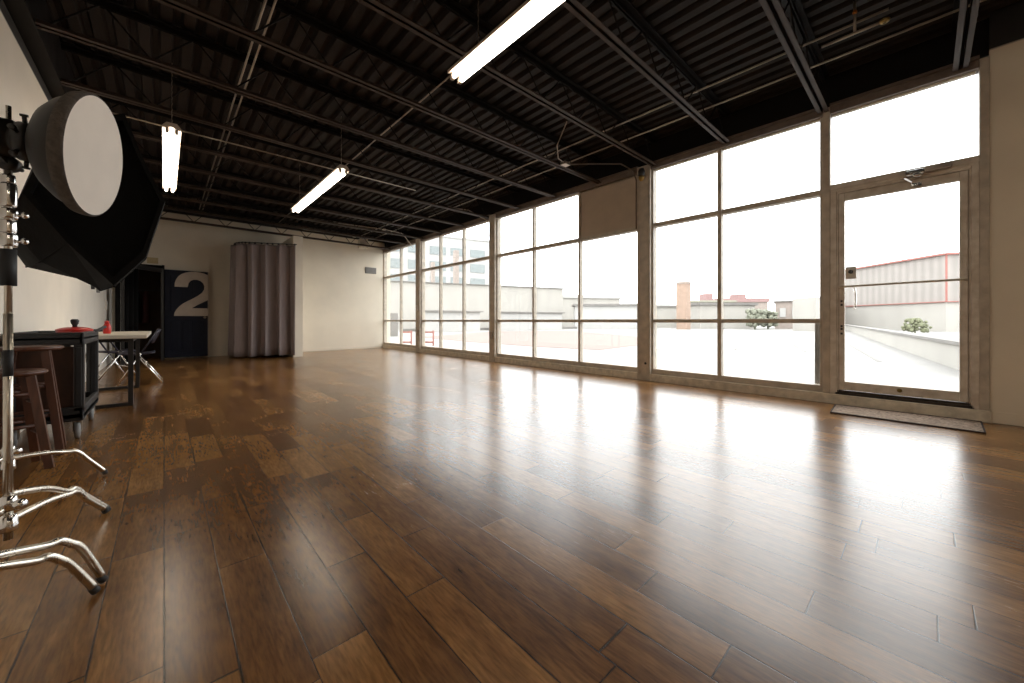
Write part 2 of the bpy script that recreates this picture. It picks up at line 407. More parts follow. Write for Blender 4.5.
# transom over the door
w = struct(empty('window_5', (XW, .2, 0)), 'wide transom pane above the glass door', 'window')
b = B(); rail(b, -.33, .70, ZH0, ZH1-.002, XF-.03); b.box(XF-.055, XF-.03, -.33, .70, ZH1-.035, ZH1-.01); b.build('head_rail', 'frame_dark', w)
B().box(XG-.03, XG-.012, -.31, .69, ZH0-.016, ZH0).build('glazing_bead', 'sill', w)
b = B(); rail(b, -.33, .70, 2.30, 2.385, XF-.01); b.box(XF-.02, XF-.01, -.33, .7, 2.325, 2.345); b.build('bottom_rail', 'door_frame', w)
B().box(XG-.003, XG+.003, -.33, .70, 2.375, ZH0+.004).build('pane', 'glass', w)

# posts between the bays
def post(n, y0, y1, x0, m, label, z1=3.24):
    return struct(B().box(x0, XO+.02, y0, y1, 0, z1, .005).build('trim_%d' % n, m), label, 'post')
post(2, 9.68, 9.92, XF-.05, 'frame', 'brown post between the far corner bay and the three-light bay')
post(3, 6.364, 6.555, XF-.06, 'frame', 'brown post between the three-light bay and the boarded bay')
t4 = struct(empty('trim_4', (XW, 2.875, 0)), 'wide tan post left of the nearest window bay', 'post')
B().box(XF-.05, XO+.02, 2.77, 2.98, 0, 3.24, .005).build('post_body', 'frame', t4)
b = B(); b.box(XF-.062, XF-.05, 2.80, 2.95, 1.62, 1.66, .003); b.box(XF-.056, XF-.05, 2.80, 2.815, .12, 1.62); b.box(XF-.056, XF-.05, 2.935, 2.95, .12, 1.62); b.box(XF-.06, XF-.05, 2.80, 2.95, 1.66, 3.1, .002)
b.build('raised_casing', 'frame', t4)
B().lathe([(0, 0), (.018, 0), (.018, .004), (0, .004)], (XF-.054, 2.84, .26), (-1, 0, 0), 16).build('cable_hole', 'rubber', t4)
post(5, .70, .765, XF-.02, 'frame', 'brown mullion post above the left door jamb')
post(6, -.388, -.33, XF-.02, 'frame', 'brown jamb at the right end of the windows')
# continuous low sill board along the whole window wall
struct(B().box(XF-.044, XW+.09, -.395, YB, .0, ZB0, .004).build('trim_7', 'sill'), 'low chipped cream sill board along the windows', 'sill')

# glass door (door_1): fixed jambs and a leaf
d1 = struct(empty('door_1', (XW, .18, 0)), 'glazed metal exit door with a worn taupe frame', 'door')
b = B(); b.box(XF-.02, XO+.02, .645, .70, ZB0, 2.30, .004); b.box(XF+.0, XO+.02, .632, .645, ZB0, 2.30); b.build('jamb', 'door_frame', d1)
b = B(); b.box(XF-.02, XO+.02, -.33, -.285, ZB0, 2.30, .004); b.box(XF+.0, XO+.02, -.285, -.272, ZB0, 2.30); b.build('jamb', 'door_frame', d1)
b = B(); b.box(XF+.0, XO+.02, -.272, .632, 2.275, 2.30); b.box(XF+.052, XO+.02, -.285, -.25, ZB0, 2.30); b.box(XF+.052, XO+.02, .61, .645, ZB0, 2.30); b.box(XF+.052, XO+.02, -.27, .63, 2.255, 2.30); b.build('door_stop', 'door_frame', d1)
b = B(); b.box(XF-.02, XO+.02, -.30, .66, ZB0, .128); b.box(XF+.0, XO+.02, -.29, .65, .128, .148); b.build('threshold', 'threshold_brown', d1)
leaf = B(); LX0, LX1 = XF+.004, XF+.05
leaf.box(LX0, LX1, .583, .630, .155, 2.272, .004)
leaf.box(LX0, LX1, -.268, -.216, .155, 2.272, .004)
leaf.box(LX0, LX1, -.216, .583, .155, .245, .004)
leaf.box(LX0, LX1, -.216, .583, 2.19, 2.272, .004)
lf = leaf.build('door_leaf', 'door_frame', d1)
B().box(LX0+.018, LX0+.024, -.22, .587, .24, 2.195).build('pane', 'glass', lf)
b = B(); b.tube([(LX0-.05, .625, 1.262), (LX0-.052, .2, 1.27), (LX0-.05, -.262, 1.275)], .011)
b.tube([(LX0-.05, .612, 1.262), (LX0, .612, 1.262)], .012); b.tube([(LX0-.05, -.245, 1.275), (LX0, -.245, 1.275)], .012)
p = b.build('push_bar', 'sill', lf)
b = B(); b.box(LX0-.012, LX0, .49, .575, 1.345, 1.475, .004); b.build('lock_plate', 'plate', lf)
b = B(); b.lathe([(0, 0), (.02, 0), (.02, .018), (.012, .022), (0, .022)], (LX0-.012, .532, 1.42), (-1, 0, 0), 16); b.box(LX0-.05, LX0-.03, .522, .542, 1.405, 1.435, .002)
b.build('lock_knob', 'blackmetal', lf)
b = B(); b.tube([(LX1+.04, .51, 1.03), (LX1+.05, .505, 1.08), (LX1+.05, .505, 1.2), (LX1+.04, .51, 1.25)], .01); b.tube([(LX1, .51, 1.03), (LX1+.04, .51, 1.03)], .01); b.tube([(LX1, .51, 1.25), (LX1+.04, .51, 1.25)], .01)
b.build('pull_handle', 'chrome', lf)
b = B()
for z in (.75, .80, .83, 1.06, 1.1): b.box(LX0-.004, LX0, .598, .616, z, z+.022, .003)
b.build('latch_scar', 'rubber', lf)
b = B(); b.lathe([(0, 0), (.02, .0), (.016, .012), (0, .014)], (LX0, .17, .205), (-1, 0, 0), 14); b.build('bolt_boss', 'brass', lf)
cl = empty('door_closer', (XF-.03, .05, 2.33)); tag(cl, 'silver hydraulic door closer on the head rail above the glass door', 'door closer')
b = B(); b.box(XF-.085, XF-.022, -.17, .0, 2.315, 2.365, .010); b.build('closer_body', 'conduit', cl)
b = B(); b.box(XF-.075, XF-.022, .0, .13, 2.305, 2.355, .014); b.lathe([(0, 0), (.035, 0), (.035, .03), (0, .03)], (XF-.06, .05, 2.282), (0, 0, 1), 18); b.build('closer_cylinder', 'chrome', cl)
b = B(); b.bar((XF-.06, .05, 2.288), (XF-.10, .13, 2.280), .022, .008); b.bar((XF-.10, .13, 2.280), (XF-.02, .07, 2.235), .020, .008); b.bar((XF-.02, .09, 2.22), (XF-.02, .02, 2.22), .02, .03); b.build('closer_arm', 'chrome', cl)

# rug
rg = empty('door_mat', (5.02, .14, 0)); tag(rg, 'brown speckled flat rug lying before the glass door', 'rug')
P4 = [(5.26, .64), (4.79, .62), (4.81, -.325), (5.31, -.335)]
b = B(); b.prism([(x, y, .001) for x, y in P4], (0, 0, .009)); b.build('pile', 'mat', rg)
b = B()
for i in range(4):
    a, c = P4[i], P4[(i+1) % 4]; b.bar((*a, .007), (*c, .007), .010, .012)
b.build('binding', 'mat_edge', rg)

# ------------------------------------------------------------------ roof joists (each one a thing)
def joist(y, label):
    j = empty('steel_joist', (2.3, y, 3.19)); x0, x1 = -.73, XF-.03
    b = B(); b.box(x0, x1, y-.048, y-.008, 3.19, 3.197); b.box(x0, x1, y-.014, y-.008, 3.19, 3.235)
    b.box(x0, x1, y+.008, y+.048, 3.19, 3.197); b.box(x0, x1, y+.008, y+.014, 3.19, 3.235); b.build('bottom_chord', 'joist', j)
    b = B(); b.box(x0, x1, y-.055, y-.008, 3.565, 3.575); b.box(x0, x1, y-.014, y-.008, 3.52, 3.575)
    b.box(x0, x1, y+.008, y+.055, 3.565, 3.575); b.box(x0, x1, y+.008, y+.014, 3.52, 3.575); b.build('top_chord', 'black_paint', j)
    b = B(); n = 20; st = (x1-x0-.1)/n; pts = []
    for k in range(n+1): pts.append((x0+.05+k*st, y, 3.215 if k % 2 == 0 else 3.55))
    for k in range(n): b.tube([pts[k], pts[k+1]], .0075, 6)
    b.build('web', 'black_paint', j)
    tag(j, label, 'roof joist', 'roof joists')
JL = ['roof joist nearest the camera, ending above the right end of the door transom',
      'black roof joist meeting the window wall where the transom and nearest window bay join',
      'dark roof joist ending over the wider light of the window bay left of the door',
      'dark roof joist ending at the top of the wide tan post with the round hole',
      'dark roof joist ending over the grey-brown board in the window wall',
      'dark roof joist ending over the middle light of the boarded window bay',
      'dark roof joist ending over the leftmost light of the boarded window bay',
      'dark roof joist meeting the top of the brown post between the boarded and three-light bays',
      'dark roof joist ending over the first light beyond the middle brown post',
      'dark roof joist ending over the middle of the three-light window bay',
      'dark roof joist ending beside the farthest brown window post',
      'dark roof joist next to last before the back wall',
      'farthest roof joist, seen against the cream back wall with its zigzag web']
JY = [-.22+.975*k for k in range(12)]+[11.62]
for y, l in zip(JY, JL): joist(y, l)

# ------------------------------------------------------------------ fluorescent fixtures
def fixture(x, y0, y1, z, label, rod=False):
    f = empty('ceiling_light', (x, (y0+y1)/2, z))
    w = .074
    b = B(); b.prism([(x-w, y0, z+.01), (x-w, y0, z+.035), (x-w*.55, y0, z+.075), (x+w*.55, y0, z+.075), (x+w, y0, z+.035), (x+w, y0, z+.01), (x, y0, z+.035)], (0, y1-y0, 0)); b.build('housing', 'fixture', f)
    ym = (y0+y1)/2
    for a, c in ((y0+.035, ym-.02), (ym+.02, y1-.035)):
        for sx in (-.036, .036):
            t = B().tube([(x+sx, a, z-.012), (x+sx, c, z-.012)], .016, 14).build('tube', 'tube', f)
    for yy in (y0, ym-.02, y1-.03):
        for sx in (-.036, .036): B().box(x+sx-.014, x+sx+.014, yy, yy+(.04 if yy == ym-.02 else .03), z-.03, z+.02, .003).build('socket', 'fixture', f)
    for yy in (y0+.08, y1-.3):
        b = B(); zz = z+.075; k = 0
        while zz < HD-.03:
            b.tube([(x, yy, zz), (x+(.004 if k % 2 else 0), yy+(0 if k % 2 else .004), zz+.03)], .0035 if k % 2 else .0025, 5); zz += .03; k += 1
        b.build('chain', 'conduit', f)
    tag(f, label, 'light', 'fluorescent strip lights')
    return f
fixture(1.72, .10, 2.545, 2.84, 'lit fluorescent strip nearest the camera, top centre of the picture')
fixture(1.71, 5.09, 7.53, 2.84, 'lit fluorescent strip farther down the same row, mid ceiling')
fixture(.06, 5.24, 7.68, 2.86, 'lit fluorescent strip seen end-on above the curtained corner, behind the black softbox')

fixture(1.72, -4.88, -2.44, 2.84, 'added unseen fluorescent strip behind the viewer, in the row nearer the windows')  # out of view, added to brighten the window-side wall and frames
fixture(.06, -4.88, -2.44, 2.86, 'added unseen fluorescent strip behind the viewer, in the row nearer the left wall')  # second unseen strip, added for more light on the interior

# conduits and pipes at the deck
def pipe(x, z, y0, y1, r, label, cat='pipe', name='conduit_pipe', m='conduit'):
    return tag(B().tube([(x, y0, z), (x, y1, z)], r, 8).build(name, m), label, cat, 'ceiling conduits')
pipe(2.24, 3.50, 2.4, 11.5, .008, 'thin metal conduit running along the ceiling in line with the fluorescent strips')
pipe(4.38, 3.46, .2, 11.5, .010, 'thin shiny conduit along the ceiling, second from the windows')
pipe(4.82, 3.46, -1.2, 11.5, .010, 'thin shiny conduit along the ceiling closest to the windows')
pipe(.60, 3.47, -.3, 11.3, .009, 'left one of the paired conduits over the studio lights')
pipe(.66, 3.47, -.3, 11.3, .009, 'right one of the paired conduits over the studio lights')
tag(B().tube([(XL+.1, 5.95, 3.15), (1.3, 5.95, 3.15), (3.2, 5.95, 3.15)], .009, 8).build('conduit_pipe', 'conduit'), 'thin conduit crossing behind the end-on fluorescent strip', 'pipe', 'ceiling conduits')
# sprinkler pipe with valves by the nearest joists
s = empty('sprinkler_pipe', (4.2, .3, 3.4)); tag(s, 'short sprinkler pipe with a valve wheel and an orange head near the top right', 'sprinkler')
b = B(); b.tube([(4.30, .22, 3.33), (4.30, .62, 3.33)], .012, 8); b.tube([(4.30, .40, 3.33), (4.30, .40, 3.60)], .010, 8); b.build('pipe', 'conduit', s)
b = B(); b.lathe([(.012, 0), (.03, .005), (.034, .02), (.02, .03), (0, .03)], (4.30, .22, 3.315), (0, 0, 1), 16); b.build('valve_wheel', 'brass', s)
b = B(); b.lathe([(0, 0), (.012, 0), (.016, .02), (.008, .035), (0, .035)], (4.30, .40, 3.49), (0, 0, 1), 12); b.build('sprinkler_head', mat('orange_brass', (.6, .2, .04), .3, .6), s)
# junction box with drooping cable over the boarded bay
s = empty('junction_box', (4.36, 3.58, 3.2)); tag(s, 'small ceiling junction box with looping cable near the wide tan post', 'electrical box')
B().box(4.3, 4.42, 3.54, 3.632, 3.192, 3.235, .004).build('box', 'conduit', s)
B().tube([(4.31, 3.57, 3.215), (4.1, 3.5, 3.19), (3.9, 3.35, 3.26), (3.8, 3.1, 3.45)], .007, 6).build('cable', 'conduit', s)
B().tube([(4.41, 3.56, 3.21), (4.7, 3.4, 3.25), (5.1, 3.12, 3.28), (5.28, 3.02, 3.2), (5.31, 2.98, 3.05), (5.31, 2.98, 2.3)], .010, 8).build('downpipe', 'frame_dark', s)
def bell(y, z, label):
    s = empty('wall_lamp', (XF-.1, y, z)); tag(s, label, 'lamp', 'fittings at the post tops')
    b = B(); b.lathe([(0, .0), (.03, 0), (.045, .02), (.05, .08), (.035, .12), (0, .125)], (XF-.11, y, z), (0, 0, 1), 18); b.build('lamp_housing', 'blackmetal', s)
    b = B(); b.lathe([(0, -.07), (.02, -.065), (.04, -.035), (.045, 0), (0, 0)], (XF-.11, y, z), (0, 0, 1), 18); b.build('lamp_globe', 'brass', s)
    b = B(); b.bar((XF-.11, y, z+.06), (XF-.04, y, z+.06), .04, .04); b.build('bracket', 'blackmetal', s)
bell(2.875, 3.06, 'dark fitting with amber globe at the top of the wide tan post')
# far clutter: fixtures with bare wiring near the far posts
def bracket(x, y, z, label, pts):
    s = empty('ceiling_conduit_branch', (x, y, z)); tag(s, label, 'pipe', 'ceiling branch conduits')
    b = B(); b.lathe([(0, 0), (.05, .005), (.06, .03), (.03, .05), (0, .05)], (x, y, z), (0, 0, 1), 14); b.build('round_box', 'conduit', s)
    B().tube(pts, .011, 8).build('branch', 'conduit', s)
bracket(4.5, 6.9, 3.3, 'round box and bent conduit leading to the middle brown post', [(3.7, 6.98, 3.33), (4.5, 6.9, 3.33), (4.9, 6.75, 3.32), (5.3, 6.58, 3.12)])
bracket(4.3, 9.7, 3.3, 'round box and bent conduit leading to the farthest brown post', [(3.2, 9.9, 3.33), (4.3, 9.7, 3.33), (4.9, 9.85, 3.33), (5.3, 9.98, 3.0)])
bracket(4.0, 11.0, 3.28, 'round box and conduit just before the back wall', [(2.7, 11.1, 3.31), (4.0, 11.0, 3.31), (4.8, 11.05, 3.31)])
tag(B().box(4.42, 4.66, 11.669, 11.87, 3.15, 3.42, .01).build('junction_box', 'frame'), 'tan metal box hung beside the farthest joist', 'electrical box')
# boxes on the posts
tag(B().box(XF-.10, XF-.062, 6.42, 6.50, .50, .66, .008).build('outlet_box', 'conduit'), 'grey outlet box low on the middle brown post', 'outlet')
tag(B().box(XF-.09, XF-.052, 9.75, 9.85, 1.18, 1.33, .008).build('outlet_box', 'plate'), 'white switch box halfway up the farthest brown post', 'switch')
tag(B().box(XF-.09, XF-.052, 9.75, 9.85, .48, .66, .008).build('outlet_box', 'conduit'), 'grey outlet box low on the farthest brown post', 'outlet')

# ------------------------------------------------------------------ back wall things
v = empty('wall_vent', (4.95, YB, 2.43)); tag(v, 'small grey louvred vent high on the right of the back wall', 'vent')
b = B(); b.box(4.77, 5.13, YB-.02, YB, 2.43, 2.63, .004); b.build('vent_frame', 'vent', v)
b = B()
for k in range(6): b.box(4.79, 5.11, YB-.028, YB-.02, 2.448+k*.029, 2.463+k*.029)
b.build('louvre', 'vent', v)
tag(B().box(-.29, -.10, YB-.01, YB, 2.235, 2.375, .001).build('paper_note', 'note'), 'yellowed paper note on the wall above the back doorway', 'paper')

# navy door with the number, folded open flat against the wall right of the doorway
d2 = struct(empty('door_2', (.4, YB, 0)), 'navy panelled door painted with a large cream numeral, standing open', 'door')
dx0, dx1, dy, dz0, dz1 = .01, .80, YB-.20, .03, 2.10
leaf = B(); leaf.box(dx0, dx1, dy, dy+.04, dz0, dz1, .004)
st = .10; cols = [(dx0+st, dx0+st+.17), (dx0+st+.21, dx0+st+.38), (dx0+st+.42, dx1-st)]
lf = leaf.build('door_leaf', 'navy', d2)
for z0, z1 in ((.20, .88), (1.12, 1.98)):
    for a, c in cols:
        b = B(); b.box(a, c, dy-.012, dy, z0, z1, .006); b.box(a+.03, c-.03, dy-.018, dy-.01, z0+.03, z1-.03, .004); b.build('raised_panel', 'navy', lf)
DX = lambda px: dx0+(px-360)/(612-360)*(dx1-dx0)
DZ = lambda py: dz1-(py-122)/(625-122)*(dz1-dz0)
outer = [(415, 218), (417, 195), (424, 176), (436, 158), (455, 143), (480, 133), (505, 128), (535, 126), (565, 128), (590, 133), (612, 141)]
right = [(612, 290), (585, 303), (550, 320), (515, 340), (612, 340), (612, 386), (412, 386), (415, 368), (425, 350), (440, 333), (460, 316), (490, 299), (520, 284), (548, 268), (575, 248), (588, 228), (590, 208), (582, 190), (566, 178), (545, 172), (525, 173), (508, 180), (496, 194), (490, 218)]
pts = [(DX(px), dy-.019, DZ(py)) for px, py in outer+right]
from mathutils.geometry import tessellate_polygon
b = B(); tris = tessellate_polygon([[Vector((q[0], q[2], 0)) for q in pts]])
va = [b.bm.verts.new((q[0], dy-.022, q[2])) for q in pts]; vb = [b.bm.verts.new((q[0], dy-.006, q[2])) for q in pts]
for tr in tris:
    b.bm.faces.new([va[i] for i in tr]); b.bm.faces.new([vb[i] for i in tr][::-1])
for i in range(len(pts)): b.bm.faces.new((va[i], va[(i+1) % len(pts)], vb[(i+1) % len(pts)], vb[i]))
p = b.build('painted_number', 'cream', lf); p['label'] = 'large cream painted numeral 2'
b = B(); b.box(dx1-.002, dx1+.012, dy+.0, dy+.045, dz0, dz1); p = b.build('door_edge', 'cream', lf); p['label'] = 'bare cream edge of the door'
b = B(); b.lathe([(0, 0), (.025, 0), (.025, .006), (.01, .01), (.01, .04), (.028, .05), (.028, .07), (0, .075)], (dx1-.06, dy-.003, .98), (0, -1, 0), 18); b.build('door_knob', 'conduit', lf)
struct(B().box(-.80, DX0, YB-.06, YB+.02, 0, DH+.08, .004).build('trim_8', 'black_paint'), 'black left casing of the back doorway', 'trim')
b = B(); b.box(DX1-.04, DX1+.01, YB-.15, YB+.02, 0, DH+.08, .004); b.box(DX0, DX1, YB-.06, YB+.02, DH, DH+.08, .004)
struct(b.build('trim_9', 'black_paint'), 'black casing over the back doorway', 'trim')
# black screen board angled before the doorway (its top edge shows above)
sb = empty('screen_frame', (-.3, 11.4, 0)); tag(sb, 'black open frame standing at an angle before the back doorway', 'frame')
A0, A1 = Vector((-.03, 11.85, 0)), Vector((-.62, 11.02, 0))
b = B()
b.bar(A0+Vector((0, 0, 2.05)), A1+Vector((0, 0, 2.05)), .04, .10); b.build('top_bar', 'blackmetal', sb)
b = B(); b.bar(A0, A0+Vector((0, 0, 2.1)), .05, .05); b.build('upright', 'blackmetal', sb)
b = B(); b.bar(A1, A1+Vector((0, 0, 2.1)), .05, .05); b.build('upright', 'blackmetal', sb)
cu = B(); rows = []
for z in (.04, 1.0, 2.0):
    r = []
    for k in range(30):
        u = k/29; p = A1.lerp(A0, u*.36); nn = Vector((-(A0-A1).y, (A0-A1).x, 0)).normalized()
        p = p+nn*.03*math.sin(u*6*PI); r.append((p.x, p.y, z))
    rows.append(r)
cu.grid(rows); c_ = cu.build('black_drape', 'fabric', sb); md = c_.modifiers.new('t', 'SOLIDIFY'); md.thickness = .004
# red coats / dark things inside the closet
for k, (x, w, m, lb) in enumerate(((-.5, .16, 'fabric2', 'charcoal garment hanging in the dark back doorway'), (-.32, .13, mat('dark_maroon_cloth', (.05, .008, .008), .8), 'dark maroon garment hanging in the back doorway'))):
    b = B(); rows = []
    for i, z in enumerate((1.62, 1.58, 1.4, 1.1, .85)):
        ww = w*(.25, .8, 1, .95, 1.05)[i]/2; dp = (.03, .05, .06, .06, .07)[i]
        rows.append([(x+ww*math.cos(a)*(1+.08*math.sin(5*a)), YB+.45+dp*math.sin(a), z) for a in [2*PI*q/24 for q in range(25)]])
    b.grid(rows); o = b.build('hanging_garment', m); tag(o, lb, 'clothes', 'garments in the back doorway')
tag(B().tube([(-.85, YB+.45, 1.63), (.15, YB+.45, 1.63)], .012, 8).build('clothes_rail', 'blackmetal'), 'clothes rail inside the dark back doorway', 'rail')

# changing nook: stub wall and curtain
struct(B().box(2.345, 2.56, 10.52, YB, 0, 3.0, .003).build('wall_stub', 'wall'), 'short cream partition beside the grey curtain', 'wall')
cr_ = empty('curtain', (1.7, 11.0, 0)); tag(cr_, 'floor-length mauve-grey curtain hung round a changing nook at the back wall', 'curtain')
path = []
import itertools
ctrl = [(1.34, 12.10), (1.29, 11.6), (1.27, 11.25), (1.36, 11.02), (1.52, 10.90), (1.8, 10.76), (2.05, 10.62), (2.40, 10.42)]
def cat(ps, n=24):
    out = []
    P = [ps[0]]+ps+[ps[-1]]
    for i in range(1, len(P)-2):
        for k in range(n):
            t = k/n; q = []
            for d in range(len(ps[0])):
                a, b_, c, e = P[i-1][d], P[i][d], P[i+1][d], P[i+2][d]
                q.append(.5*((2*b_)+(-a+c)*t+(2*a-5*b_+4*c-e)*t*t+(-a+3*b_-3*c+e)*t**3))
            out.append(tuple(q))
    out.append(ps[-1]); return out
path = [Vector((x, y, 0)) for x, y in cat(ctrl)]
S = [0]
for i in range(1, len(path)): S.append(S[-1]+(path[i]-path[i-1]).length)
rows = []
ZS = [.055, .3, .7, 1.1, 1.6, 2.1, 2.5, 2.68, 2.74]
for zi, z in enumerate(ZS):
    r = []
    for i, p in enumerate(path):
        d = (path[min(i+1, len(path)-1)]-path[max(i-1, 0)]).normalized(); n_ = Vector((d.y, -d.x, 0))
        s_ = S[i]; amp = .11*(1.15-.45*z/2.74)
        ph = s_*2*PI/.315+.25*math.sin(s_*3+z*.5)
        q = p+n_*(amp*(math.sin(ph)+.18*math.sin(2.3*ph+1))-.01)+d*(.012*math.sin(2*ph))
        if q.y > 10.47: q.x = min(q.x, 2.335)
        r.append((q.x, q.y, z+.012*math.sin(s_*4)*(1-z/2.74)))
    rows.append(r)
o = B().grid(rows).build('cloth', 'curtain', cr_); md = o.modifiers.new('t', 'SOLIDIFY'); md.thickness = .004
o = B().tube([(p.x, p.y, 2.77) for p in path], .010, 8).build('curtain_rod', 'blackmetal', cr_)
for i in range(4, len(path)-2, 10): B().lathe([(.012, 0), (.022, .01), (.022, .035), (.012, .045)], (path[i].x, path[i].y, 2.738), (0, 0, 1), 10).build('ring', 'blackmetal', cr_)
# low black platform with casters peeping under the curtain
pl = empty('rolling_rack_base', (1.8, 11.3, 0)); tag(pl, 'low black rack base on casters peeping under the curtain', 'rack')
b = B(); b.box(1.5, 2.25, 11.05, 11.8, .07, .10, .004); b.build('base_frame', 'blackmetal', pl)
for cx, cy in ((1.55, 11.09), (2.2, 11.09), (1.55, 11.75), (2.2, 11.75)):
    B().lathe([(0, -.012), (.034, -.012), (.034, .012), (0, .012)], (cx, cy, .035), (1, 0, 0), 16).build('caster', 'rubber', pl)

# left wall plates
def lwall(name, y0, y1, z0, z1, m, label, cat_, d=.02):
    tag(B().box(XL, XL+d, y0, y1, z0, z1, .004).build(name, m), label, cat_)
lwall('wall_hook', 8.9, 8.95, 1.40, 1.62, 'blackmetal', 'dark slim bracket on the left wall, nearer one', 'hook', .04)
lwall('wall_hook', 9.55, 9.6, 1.38, 1.6, 'vent', 'grey slim bracket on the left wall, nearer the corner', 'hook', .04)
lwall('light_switch', 10.9, 11.1, 1.12, 1.28, 'plate', 'pale switch plate on the left wall near the corner', 'switch')

# ------------------------------------------------------------------ studio stands
def stand(x, y, ztop, legs, label, zb=.25, sleeves=(), r=.0112, upper=None):
    s = empty('light_stand', (x, y, 0)); tag(s, label, 'light stand', 'chrome turtle-base light stands')
    b = B(); b.tube([(x, y, zb-.10), (x, y, ztop*.62)], r, 16); b.tube([(x, y, ztop*.6), (x, y, ztop)], r*.85, 16); b.build('pole', 'steel', s)
    b = B()
    b.lathe([(r, 0), (r*1.9, 0), (r*2.0, .03), (r*1.7, .045), (r, .05)], (x, y, zb), (0, 0, 1), 18)
    b.lathe([(r, 0), (r*2.1, 0), (r*2.1, .02), (r*1.8, .05), (r, .055)], (x, y, zb-.07), (0, 0, 1), 18)
    b.build('base_casting', 'chrome', s)
    b = B(); b.tube([(x, y, zb+.025), (x+.03, y-.045, zb+.028)], .006, 8); b.lathe([(0, 0), (.015, 0), (.018, .008), (.015, .018), (0, .02)], (x+.03, y-.045, zb+.028), (.55, -.83, .05), 12); b.build('base_knob', 'chrome', s)
    for tip, h, hb, bf in legs:
        tx, ty = tip; d = Vector((tx-x, ty-y, 0)); ln = d.length; d.normalize()
        prof = [(0, h), (ln*bf*.5, (h+hb)/2+.008), (ln*(bf-.09), hb+.004), (ln*(bf-.02), hb), (ln*(bf+.05), hb-.025), (ln*(bf+.12), hb-.062), (ln*.99, .022)]
        pr = cat([(a, c) for a, c in prof], 5)
        b = B(); b.tube([(x+d.x*a, y+d.y*a, c) for a, c in pr], .0115, 12); lg = b.build('leg', 'steel', s)
        e0 = Vector((x+d.x*ln*.975, y+d.y*ln*.975, .03)); e1 = Vector((x+d.x*ln, y+d.y*ln, .010))
        B().tube([e0, e1], .0125, 12).build('foot_cap', 'rubber', lg)
    if upper: B().lathe([(r*.9, .71), (r*1.06, .71), (r*1.06, .80), (r*.9, .80)], (x, y, 0), (0, 0, 1), 20).build('black_tape', 'rubber', s)
    for z0, z1 in sleeves:
        b = B(); b.lathe([(r, 0), (r*1.75, 0), (r*1.75, z1-z0), (r, z1-z0)], (x, y, z0), (0, 0, 1), 20); b.build('black_sleeve', 'rubber', s)
    if upper:
        b = B()
        for z0, z1, q in upper: b.lathe([(r*.8, 0), (r*q*.92, 0), (r*q, .006), (r*q, z1-z0-.006), (r*q*.92, z1-z0), (r*.8, z1-z0)], (x, y, z0), (0, 0, 1), 20)
        b.build('collar', 'chrome', s)
        for z, l_ in ((1.265, .05), (1.175, .05)):
            b = B(); b.tube([(x, y, z), (x+.034, y-.014, z-.002)], .005, 8); b.lathe([(0, 0), (.008, 0), (.011, .005), (.011, .011), (.006, .016), (0, .016)], (x+.032, y-.013, z), (.9, -.35, 0), 10)
            b.build('tee_knob', 'chrome', s)
    return s
SA = (-.394, 2.127)
stand(*SA, 1.49, [((-.195, 2.60), .305, .20, .60), ((-.20, 2.585), .215, .185, .63), ((-.72, 1.75), .26, .2, .6)], 'chrome light stand in front carrying the round white-faced lamp', .25,
      sleeves=((1.02, 1.145),), upper=((1.155, 1.20, 2.0), (1.20, 1.245, 1.75), (1.25, 1.285, 2.1), (1.29, 1.37, 1.8), (1.37, 1.40, 1.5)))
SB = (-.56, 3.03)
stand(*SB, 1.95, [((-.25, 3.23), .225, .185, .66), ((-.74, 2.72), .24, .19, .6), ((-.80, 3.2), .27, .19, .6)], 'chrome light stand behind, carrying the big black softbox', .24)
stand(-.47, 1.60, 2.1, [((-.152, 1.905), .285, .215, .74), ((-.165, 1.845), .27, .195, .72), ((-.78, 1.35), .2, .19, .6)], 'chrome light stand at the lower left edge with two parallel legs in view', .16)

# round reflector lamp on the front stand
Cn = Vector((-.182, 2.041, 1.494)); nn = Vector((.9626, -.2500, -.1045)).normalized(); R = .213
lm = empty('studio_lamp', Cn-nn*.22); tag(lm, 'studio flash head with a dark round reflector and white cloth face', 'studio light')
b = B(); b.lathe([(.056, -.150), (.062, -.143), (.10, -.130), (.145, -.105), (.178, -.072), (.198, -.040), (.207, -.015)], Cn, nn, 48); b.build('reflector_bowl', 'dish', lm)
b = B()
prof = [(.199, -.040), (.209, -.035), (.213, -.02), (R+.001, -.004), (R-.006, .002)]
b.lathe(prof, Cn, nn, 64); rim = b.build('elastic_rim', 'mesh_rim', lm)
b = B(); b.lathe([(R-.006, .001), (R*.7, .004), (R*.3, .006), (0, .007)], Cn, nn, 48); b.build('cloth_face', 'diffusion', lm)
b = B(); b.lathe([(0, -.42), (.05, -.42), (.062, -.41), (.062, -.205), (.045, -.202), (.045, -.185), (.064, -.183), (.064, -.153), (.054, -.148)], Cn, nn, 32); b.build('flash_body', 'blackmetal', lm)
q = Cn-nn*.168; side = nn.cross(Vector((0, 0, 1))).normalized(); upv = side.cross(nn).normalized()
b = B()
for a in (.2, 1.1, 2.2, 3.4, 4.6, 5.5):
    dr = side*math.cos(a)+upv*math.sin(a); b = B(); b.tube([q+dr*.06, q+dr*.083], .006, 8); b.lathe([(0, 0), (.010, 0), (.010, .007), (0, .007)], q+dr*.083, dr, 10)
    b.build('locking_screw', 'blackmetal', lm)
b = B(); yk = Vector((SA[0], SA[1], 1.44)); hb = Cn-nn*.24
b.bar(yk-Vector((0, 0, .0)), hb-Vector((0, 0, .055)), .03, .03); b.lathe([(0, -.02), (.026, -.02), (.026, .02), (0, .02)], yk+Vector((0, 0, .0)), side, 16); b.tube([yk, yk+side*-.07], .007, 8); b.build('tilt_bracket', 'blackmetal', lm)

